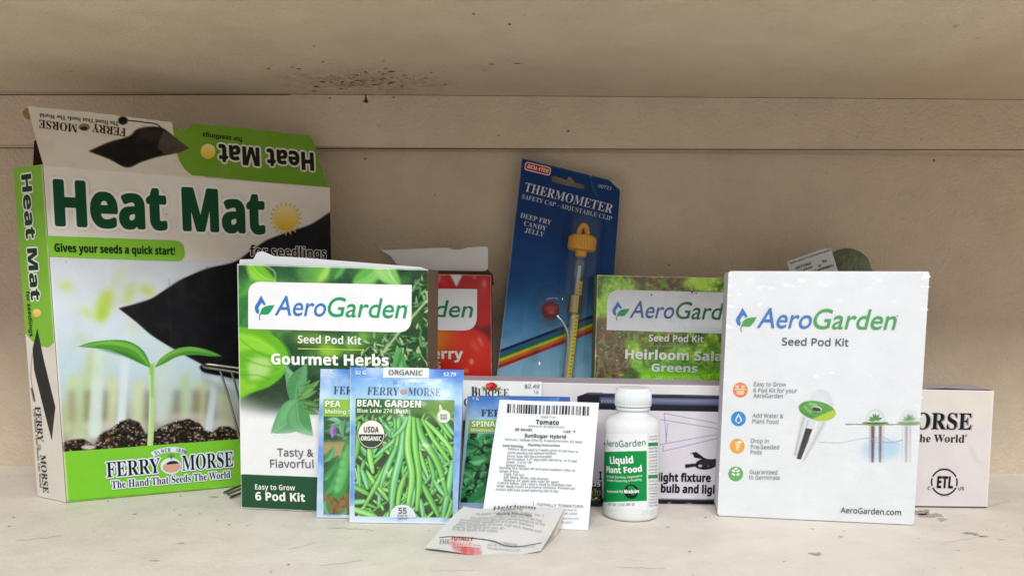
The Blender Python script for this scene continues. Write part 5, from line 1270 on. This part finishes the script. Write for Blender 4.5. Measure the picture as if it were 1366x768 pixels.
def art_tomato(P, c4):
    g = Pic(c4, 1.6, 'edf0f4', 53); g.over('d9dde2', np.clip(g.noise(40, 3) - .5, 0, 1) * .5); g.grain(.012); P.picture(g)
    rs = np.random.RandomState(8); x = 677.0
    while x < 786:
        w = rs.choice([.8, 1.2, 1.9, 2.8]); f = (x - 677) / 110; f2 = (x + w - 677) / 110
        if not (8 < x - 677 < 9): P.poly([(x, 538.4 + 3.4 * f), (x + w, 538.4 + 3.4 * f2), (x + w - .6, 550.4 + 3.6 * f2), (x - .6, 550.4 + 3.6 * f)], '26262a' if rs.rand() < .7 else '6a6a70', 2)
        x += w + rs.choice([.7, 1.0, 1.5, 2.4])
    k0, k1 = '56585f', '7a7d84'
    for s_, a, b, cp, st, c in (('7SBT11A', (721, 557.6), (740.6, 558), 2.6, 'n', k0), ('Tomato', (715, 566), (745.5, 566.8), 6, 'b', '33353c'), ('Solanum lycopersicum', (704.5, 569.6), (753, 571), 2.6, 'i', k1), ('20 Seeds', (687, 574.6), (710, 575.4), 3.4, 'b', k0), ('Lot: Y', (752, 577), (768, 577.4), 3.4, 'b', k0),
                                ('SunSugar Hybrid', (700, 583.4), (755, 585), 4.5, 'b', '3a3c44'), ('Annual | Yellow Cherry, Indeterminate, 62 days', (673.6, 587.6), (777, 590.8), 2.8, 'n', k0), ('Planting Instructions', (704.5, 594.6), (747, 596), 2.8, 'b', k0), ('Seed Starting:', (671, 595.8), (698.6, 596.7), 2.8, 'b', k0),
                                ('Indoors: Start seed 5-7 weeks prior to last frost in', (677.5, 600), (771, 604), 2.8, 'n', k0), ('sterile planting mix without fertilizer', (677, 604.8), (742.6, 607), 2.8, 'n', k0), ('Direct Sow: Not Recommended', (676.7, 609.4), (735.7, 611.2), 2.8, 'n', k0), ('Germination: 7-21 days with soil temp. of 77-86F', (676, 613.4), (770, 616.6), 2.8, 'n', k0), ('Depth: 1/16 to 1/8"', (675.8, 617.6), (710, 618.8), 2.8, 'n', k0), ('Special Notes:', (675, 621.7), (701.5, 622.8), 2.8, 'n', k0),
                                ('Planting Out: Harden off and plant outdoors after all', (666.4, 625.4), (767, 628.8), 2.8, 'n', k0), ('danger of frost.', (666.4, 629.8), (693, 630.8), 2.8, 'n', k0), ('Light: Full sun', (672.8, 634), (699, 635), 2.8, 'n', k0), ('Soil: Moist, fertile, well-drained', (672, 638), (731, 640), 2.8, 'n', k0), ('Spacing: 24" apart with rows 36" apart', (672, 641.8), (745.5, 644.4), 2.8, 'n', k0),
                                ('Culture Notes: Use collars, heat to maintain soil', (663.8, 645.4), (762, 648.8), 2.8, 'n', k0), ('temp. Apply mulch to preserve moisture. Prevent soil', (662.5, 649.4), (767, 653), 2.8, 'n', k0), ('contact with fruit. Avoid watering late in day.', (661.5, 653.8), (745.5, 656.8), 2.8, 'n', k0),
                                ('TOTALLY TOMATOES', (716, 674.6), (778, 676.6), 3.2, 'n', k0), ('334 W. Stroud St.', (738, 680), (770, 681), 2.4, 'n', k1), ('Randolph, WI 53956', (734, 685), (770, 686), 2.4, 'n', k1), ('totallytomato.com', (738, 691.4), (772.7, 692.4), 2.4, 'n', k1), ('800-345-5977', (737, 697), (764, 697.8), 2.4, 'n', k1)):
        P.text(s_, a, b, cp, c, st, .012)
    P.line([(711.5, 668), (711.5, 675)], .7, k1, 2)
def lean_for(c4, ytop):
    """how far a packet leans back so that its top edge rests at distance ytop"""
    b = on_z(*c4[3], .0006); p = on_y(*c4[0], ytop); return math.atan2(p[1] - b[1], p[2] - b[2])
c4 = [(427, 491.5), (580, 494), (575, 692), (421.5, 690)]
packet('pea seed packet with blue border and pod picture, mostly hidden by the bean packet', c4, lean_for(c4, .5500), art_pea, 61, crease=.0008)
c4 = [(466.4, 489.3), (618.3, 493), (609.5, 698.5), (465.7, 696.5)]
packet('organic bean seed packet with a blue border, round seal and green beans picture', c4, lean_for(c4, .5450), art_bean, 62, bulge=.0046, crease=.0009)
c4 = [(618, 507), (722.5, 509), (722.5, 672), (616, 670)]
packet('white seed packet with red flower and $2.49 price, behind the spinach packet', c4, lean_for(c4, .5850), art_burpee, 63, mat=M_PAPER, bulge=.0008)
c4 = [(640, 527.5), (760.5, 529), (757, 675.5), (638, 674)]
packet('blue seed packet showing only a thin strip above the white tomato packet', c4, lean_for(c4, .5805), art_blue, 64, bulge=.0006, crease=.0002)
c4 = [(623.5, 528), (745, 530), (738, 679.5), (612, 677.5)]
packet('spinach seed packet with dark leaves, left of the upright white tomato packet', c4, lean_for(c4, .5765), art_spinach, 65, bulge=.0010, crease=.0003)
c4 = [(666.5, 532.5), (799, 536.5), (784.5, 706), (641, 701)]
packet('white paper tomato seed packet with a barcode, tilted back beside the bottle', c4, lean_for(c4, .572), art_tomato, 66, mat=M_PAPER, bulge=.0008, crease=.0004, S=1.6)

# the packet lying on the shelf with its far edge propped up
def lying():
    c4 = [(618.5, 674.3), (753.5, 676.3), (721, 733.5), (566.5, 730.5)]
    B0 = on_z(*c4[3], .0015); B1 = on_z(*c4[2], .0015)
    n = unit(np.cross(B1 - B0, (0, 0, 1))); n = n if n[1] > 0 else -n; ti = math.radians(12)
    P = Panel(B0, B1, n * math.cos(ti) + np.array([0, 0, math.sin(ti)]))
    q4 = P.puv(c4); W = q4[2, 0]; Hh = q4[0, 1]
    def deform(u, v):
        a = u / W; b = v / Hh
        return .0012 * np.sin(9 * a + 1.3) * np.clip(b, 0, 1) + .0010 * np.sin(6 * a - 5 * b) + .002 * np.sin(np.pi * np.clip(b, 0, 1)) * (1 - a)
    P.deform = deform; P.lift = 2.4
    t = thing('seed_packet', 'white paper seed packet with a red tomato emblem, lying on the shelf', 'seed packet', (B0 + B1) / 2, 'paper seed packets')
    g = Pic(c4, 1.9, 'dededd', 59); g.over('d2d2d2', np.clip(g.noise(26, 3) - .45, 0, 1) * .7)
    g.stroke([(586, 717.7), (598, 716), (609, 716), (640, 717.5), (658.5, 719), (672, 722), (692, 723.5), (722.6, 720.5)], 1.2, '3a3a3e', .85, .2)
    for c, rx, ry in (((613, 727), 10, 4), ((624, 728.5), 9, 4), ((634, 729), 9, 3.6), ((606, 723), 7, 2)): g.ell(c, rx, ry, 'd04a50', .5, 1.0)
    g.ell((620, 729), 5, 2, 'e04a48', .7, 1); g.stroke([(603, 724), (630, 722)], 2, 'e88a80', .7, .6)
    g.grain(.015); P.picture(g, bow=8.0)
    P.text('THE', (585, 727.5), (599.5, 728), 5.4, '8a9a80', 's', .0, 3); P.text('TOTALLY', (601, 723.6), (631, 724.6), 4.6, 'b4303a', 'b', .01, 3); P.text('TOMATO', (606, 732), (641, 733), 4.4, 'e8c4bc', 'b', .01, 3)
    k0 = '909092'
    for s_, a, b, c, cp, st in (('Heirloom', (657, 678.6), (715, 680.6), '6a6b70', 4.2, 's'), ('TOMATO', (667, 682.6), (697, 683.6), k0, 2.6, 'b'), ('60 Seeds  Indeterminate, 75 days  Lot: 7', (635, 684.6), (725, 690), k0, 2.6, 'n'), ('Planting Instructions', (662, 689), (709, 692.2), '3c3c3e', 2.8, 'b'), ('Seed Starting: Start seed 5-7 weeks prior to last frost', (627, 691), (723, 696.4), k0, 2.6, 'n'), ('Germination: 7-21 days with soil temperature of 77F', (614, 694.6), (727, 700.4), k0, 2.6, 'n'), ('Planting Out: Harden off and plant outdoors', (612, 698.6), (712, 703.4), k0, 2.6, 'n'), ('after all danger of frost. Full sun, moist soil', (608, 702), (722, 709), k0, 2.6, 'n'), ('Spacing: 24" apart with rows 36"', (604, 705.4), (672, 710.6), k0, 2.6, 'n'), ('Culture Notes: Use collars', (603, 709), (664, 714), k0, 2.6, 'n'), ('TOTALLY TOMATOES', (653, 725.4), (690, 727.6), '8a8a8a', 2.6, 'n'), ('334 W. Stroud St. Randolph, WI', (650, 729.2), (714, 728.6), '9a9a9a', 2.2, 'n'), ('totallytomato.com', (650, 732.4), (694, 733.4), '9a9a9a', 2.2, 'n')):
        P.text(s_, a, b, cp, c, st, .0, 3)
    P.build('front_sheet', M_PAPER, t)
    # slack rear sheet sagging under the propped end
    m = MB(); nx, ny = 16, 12; v = []
    for j in range(ny):
        for i in range(nx):
            a, b = i / (nx - 1), j / (ny - 1)
            p = P.p3(np.array([[a * (W * (1 - b) + q4[1, 0] * b) + (1 - a) * q4[0, 0] * b, Hh * b * .985]]), -.0006)[0]
            sag = math.sin(math.pi * b) ** .8 * .0065 * (.35 + .65 * a)
            p[2] = max(p[2] - sag, .0006); v.append(p)
    ii = np.arange(nx * ny).reshape(ny, nx)
    m.add(v, np.stack([ii[:-1, :-1], ii[1:, :-1], ii[1:, 1:], ii[:-1, 1:]], -1).reshape(-1, 4), rgb('d9cfbc'))
    m.build('rear_sheet', M_PAPER, t)
lying()

# ------------------------------------------------------------------ dark pouch beside the bottle
def art_dark(P, c4):
    g = Pic(c4, 1.6, '1d1b1c', 71); g.over('3a3430', np.clip(g.noise(8, 3) - .5, 0, 1)); g.grain(.03); P.picture(g)
    P.text('PLANTS', (770, 647.5), (800.5, 648.5), 6.5, 'e4e0d8', 'b', .02); P.text('FOOD', (778, 659.5), (801, 660.5), 7, 'a08a2a', 's'); P.text('organic', (776, 666.5), (801, 667), 4, '6a7a2a', 'b')
c4 = [(752, 640), (803, 641.5), (803.5, 675), (752, 673.5)]
t, P = packet('small black pouch with white and yellow lettering between tomato packet and bottle', c4, .12, art_dark, 72, bulge=.002, crease=.0006)
t.name = 'plant_food_pouch'; t['category'] = 'pouch'; del t['group']

# ------------------------------------------------------------------ bottle of plant food
def bottle():
    base = on_z(841, 686.5, .0004); d = base[1]; px = d / F / CP
    def hz(y): return float(on_y(841, y, d)[2])
    R = 36.7 * px
    t = thing('plant_food_bottle', 'small white plastic bottle of liquid plant food with green label and screw cap', 'bottle', base)
    zt = hz(559)
    prof = [(0, 0), (R * .9, 0), (R * .97, .0008), (R, .0025), (R, hz(668)), (R * .995, hz(667)), (R * .995, hz(576)), (R, hz(575)), (R, hz(567)), (R * .985, hz(563)), (R * .93, hz(559)), (R * .80, hz(555.5)), (R * .64, hz(553)), (R * .58, hz(551)), (R * .565, hz(548)), (R * .565, hz(541)), (0, hz(541))]
    m = MB(); m.lathe(prof, base, 'e9ecee', 96); bo = m.build('body', M_PLAST, t, smooth=True)
    bo.data.polygons.foreach_set('use_smooth', np.ones(len(bo.data.polygons), bool))
    m = MB(); ring = [(R * .60, hz(546.5)), (R * .62, hz(546)), (R * .62, hz(542.5)), (R * .60, hz(542))]; m.lathe(ring, base, 'e4e7ea', 64); m.build('tamper_ring', M_PLAST, t, smooth=True)
    rc = 24.2 * px; z0, z1 = hz(541.2), hz(517.5)
    m = MB(); m.lathe([(rc * .9, z0), (rc, z0), (rc, z0 + .0012), (rc * .965, z1 - .0016), (rc * .93, z1 - .0004), (rc * .86, z1), (rc * .4, z1 - .0001), (0, z1 - .0001)], base, 'f0f2f4', 96)
    for k in range(72):
        a = k * math.pi / 36; u = np.array([math.cos(a), math.sin(a), 0]); m.tube([base + u * rc * 1.0 + np.array([0, 0, z0 + .0014]), base + u * rc * .967 + np.array([0, 0, z1 - .0018])], .00026, 'eef0f2', 5)
    m.build('cap', M_PLAST, t, smooth=True)
    # label wrapped round the body
    face = unit(EYE - base); face[2] = 0; face = unit(face); side = np.array([-face[1], face[0], 0])
    if side[0] < 0: side = -side
    class Wrap(Panel):
        def __init__(s): s.m = MB(); s.deform = None
        def uv(s, x, y):
            r = ray(np.asarray(x, float), np.asarray(y, float)); o = EYE - base
            A = r[..., 0] ** 2 + r[..., 1] ** 2; B = r[..., 0] * o[0] + r[..., 1] * o[1]; C = o[0] ** 2 + o[1] ** 2 - R * R
            disc = np.maximum(B * B - A * C, 0); k = (-B - np.sqrt(disc)) / A
            p = o + r * k[..., None]; th = np.arctan2(p @ side, p @ face)
            return np.stack([R * th, p[..., 2]], -1)
        def p3(s, uv, off=0.0):
            uv = np.asarray(uv, float); th = uv[:, 0] / R; rr = R * 1.0 + .00012 + off
            return base + rr * (np.cos(th)[:, None] * face + np.sin(th)[:, None] * side) + uv[:, 1:2] * np.array([0, 0, 1.0])
    P = Wrap()
    g = Pic([(804.9, 578), (877.4, 578), (877.4, 679), (804.9, 679)], 1.8, 'eef1f3', 73)
    zA, zB = hz(668), hz(601.5)
    g.fill([(800, 602.3), (862.6, 600.8), (862.6, 667.4), (800, 669.6)], '0f9148', 1, .2)
    for y0, y1 in ((590, 595), (633, 638)): g.fill([(864.5, y0), (880, y0 - .8), (880, y1 - .8), (864.5, y1)], '2f8a56')
    for y in (597, 603, 609, 615, 621, 627, 640, 646, 652, 658): g.stroke([(864.5, y), (878, y - 1)], .45, '8a9094', .8)
    g.stroke([(864.3, 578), (864.3, 676)], .5, 'b4babc', .8); P.picture(g)
    P.text('AeroGarden', (810, 594.3), (861, 593.2), 8, '1d6a62', 'n', .0); P.poly([(805.4, 589), (808, 590.5), (807.6, 593.6), (805.4, 592)], '1d6a62', 3)
    w = 'f2f7f3'
    P.text('Liquid', (814.8, 617.8), (844.8, 616.9), 9, w, 'b', .03); P.text('Plant Food', (810, 629.4), (856, 628), 8, w, 'b', .03)
    P.text('for Seed Starting, Vegetative', (810, 636.2), (856.5, 635), 2.9, 'd9ede0', 'b'); P.text('Growth, Flowering & Fruiting', (810.4, 641), (855.5, 640), 2.9, 'd9ede0', 'b')
    P.text('Nurtured by', (811, 656.6), (831.6, 656.2), 3.6, 'dff0e6', 'b'); P.disc((842, 655), 9.6, 9.6, '15231c', 2); P.text('Miracle-Gro', (833, 657), (852, 656.4), 4.6, 'f4f6f4', 'b', .03, 4)
    P.text('NET WT. 3 OZ (85 g)', (812, 673.4), (846.5, 672.4), 3, '6c8a7c', 'n', .012)
    for k, y in enumerate(range(581, 676, 4)):
        if 588 <= y <= 596 or 632 <= y <= 639: continue
        P.text(['Guaranteed', 'Analysis', 'Total N', 'P2O5 3%', 'Soluble', 'K2O 6%'][k % 6], (865.4, y + 1.6), (875.8, y + .8), 1.9, '5a6266', 'n', .012)
    P.build('label', M_CARD, t)
    m = MB(); Q = Wrap(); Q.text('27 02', (856, 686), (872, 684.5), 5, 'd4d8da', 'n', .0, 1); Q.build('date_stamp', M_PLAST, t)
bottle()

# ------------------------------------------------------------------ wire stand between the heat mat box and the herb box
def stand():
    Y = .605
    at = lambda x, y, yy=Y: on_y(x, y, yy)
    t = thing('wire_stand', 'bent grey wire stand squeezed between the heat mat carton and the herb box', 'wire stand', (at(320, 655)[0], Y, 0))
    r = .0009
    m = MB(); m.tube(curve([at(400, 513), at(345, 502), at(317, 496.5), at(290, 492), at(276, 490), at(271.5, 487.8, Y + .004), at(274, 485.5, Y + .008), at(290, 487, Y + .010), at(317, 490.5, Y + .010), at(345, 494, Y + .010), at(400, 503, Y + .010)], 6), r, '9a968e', 10); m.build('top_loop', M_METAL, t)
    for (a, b, c) in (((294, 494.5), (308, 540), (326, 612)), ((309, 496.5), (316, 520), (338, 610))):
        m = MB(); p0 = at(*a); p1 = at(b[0], b[1], Y - .003); p2 = at(c[0], c[1], Y - .008); p3 = np.array([p2[0] + .004, Y - .009, .0016])
        m.tube(curve([p0, p1, p2, p3], 6), r * .9, '8a867e', 10); m.build('leg', M_METAL, t)
    for k, (a, b) in enumerate((((299, 656.5), (345, 641)), ((303, 659), (348, 645)), ((307, 663), (350, 650)))):
        A = on_z(*a, .0013); B = on_z(*b, .0013 + .004 * (k == 1)); m = MB(); m.tube(curve([A, A * .5 + B * .5 + np.array([0, 0, .001]), B], 6), r * 1.0, '8a867e', 10); m.build('foot', M_METAL, t)
stand()

# ------------------------------------------------------------------ tagged green bundle behind the white kit
def bundle():
    Y = .668
    c = on_y(1120, 520, Y); top = float(on_y(1120, 331, Y)[2]); px = Y / F
    t = thing('netting_bundle', 'rolled green netting with a white printed tag, peeking over the white kit box', 'garden netting', (c[0], Y, 0))
    m = MB(); rs = np.random.RandomState(4); n = 60; v = []; prof = []
    rx, ry = 44 * px, .021
    for j in range(40):
        b = math.sin(j / 39.0 * math.pi / 2); z = .0006 + (top - .0006) * b
        k = math.sqrt(max(1 - ((b - .78) / .22) ** 2, 0)) * .98 + .02 if b > .78 else 1.0
        k *= .96 + .04 * math.sin(b * 60)
        for i in range(n):
            a = 2 * math.pi * i / n; kk = k * (1 + .015 * math.sin(9 * a + 30 * b) + .006 * rs.randn())
            v.append((c[0] + rx * kk * math.cos(a), Y + ry * kk * math.sin(a), z))
    f = [[j * n + i, j * n + (i + 1) % n, (j + 1) * n + (i + 1) % n, (j + 1) * n + i] for j in range(39) for i in range(n)] + [[39 * n + i for i in range(n)], [i for i in range(n)][::-1]]
    cc = np.array([rgb('727d66') * (.86 + .26 * rs.rand()) for _ in v]); m.add(v, f, np.clip(cc, 0, 1))
    m.build('net_roll', M_NET, t)
    p0 = np.array([c[0], Y - ry - .0012, 0]); P = Panel(p0, p0 + np.array([1.0, -.05, 0]), (0, .02, 1))
    tg = [(1050.3, 352), (1051.5, 349), (1054, 347.4), (1096, 332.3), (1106.5, 331.5), (1109, 333), (1124, 380), (1066, 402)]
    P.poly(tg, 'dcdde0', 0)
    for a, b, cp, s_ in (((1054, 352.5), (1107, 334.6), 2.6, 'Garden netting 7 ft x 20 ft protects plants'), ((1062, 359.6), (1082, 352.6), 3.6, 'NETTING'), ((1064, 364), (1084, 357), 3.2, 'for plants'), ((1092, 356.6), (1096, 355), 3.2, 'UV'), ((1098, 351), (1104, 348.5), 4.2, 'No.'), ((1092, 361), (1107, 356), 3.2, 'green'), ((1066, 370), (1112, 355), 3.2, 'reusable mesh')):
        P.text(s_, a, b, cp, '5c5e62', 'b', 0, 2)
    tag_ = P.build('tag', M_PAPER, t)
    m = MB(); m.prism(P.p3(P.puv(tg), -.0004), -P.N * .0006, 'cfd0d2'); m.build('tag_back', M_PAPER, tag_)
bundle()
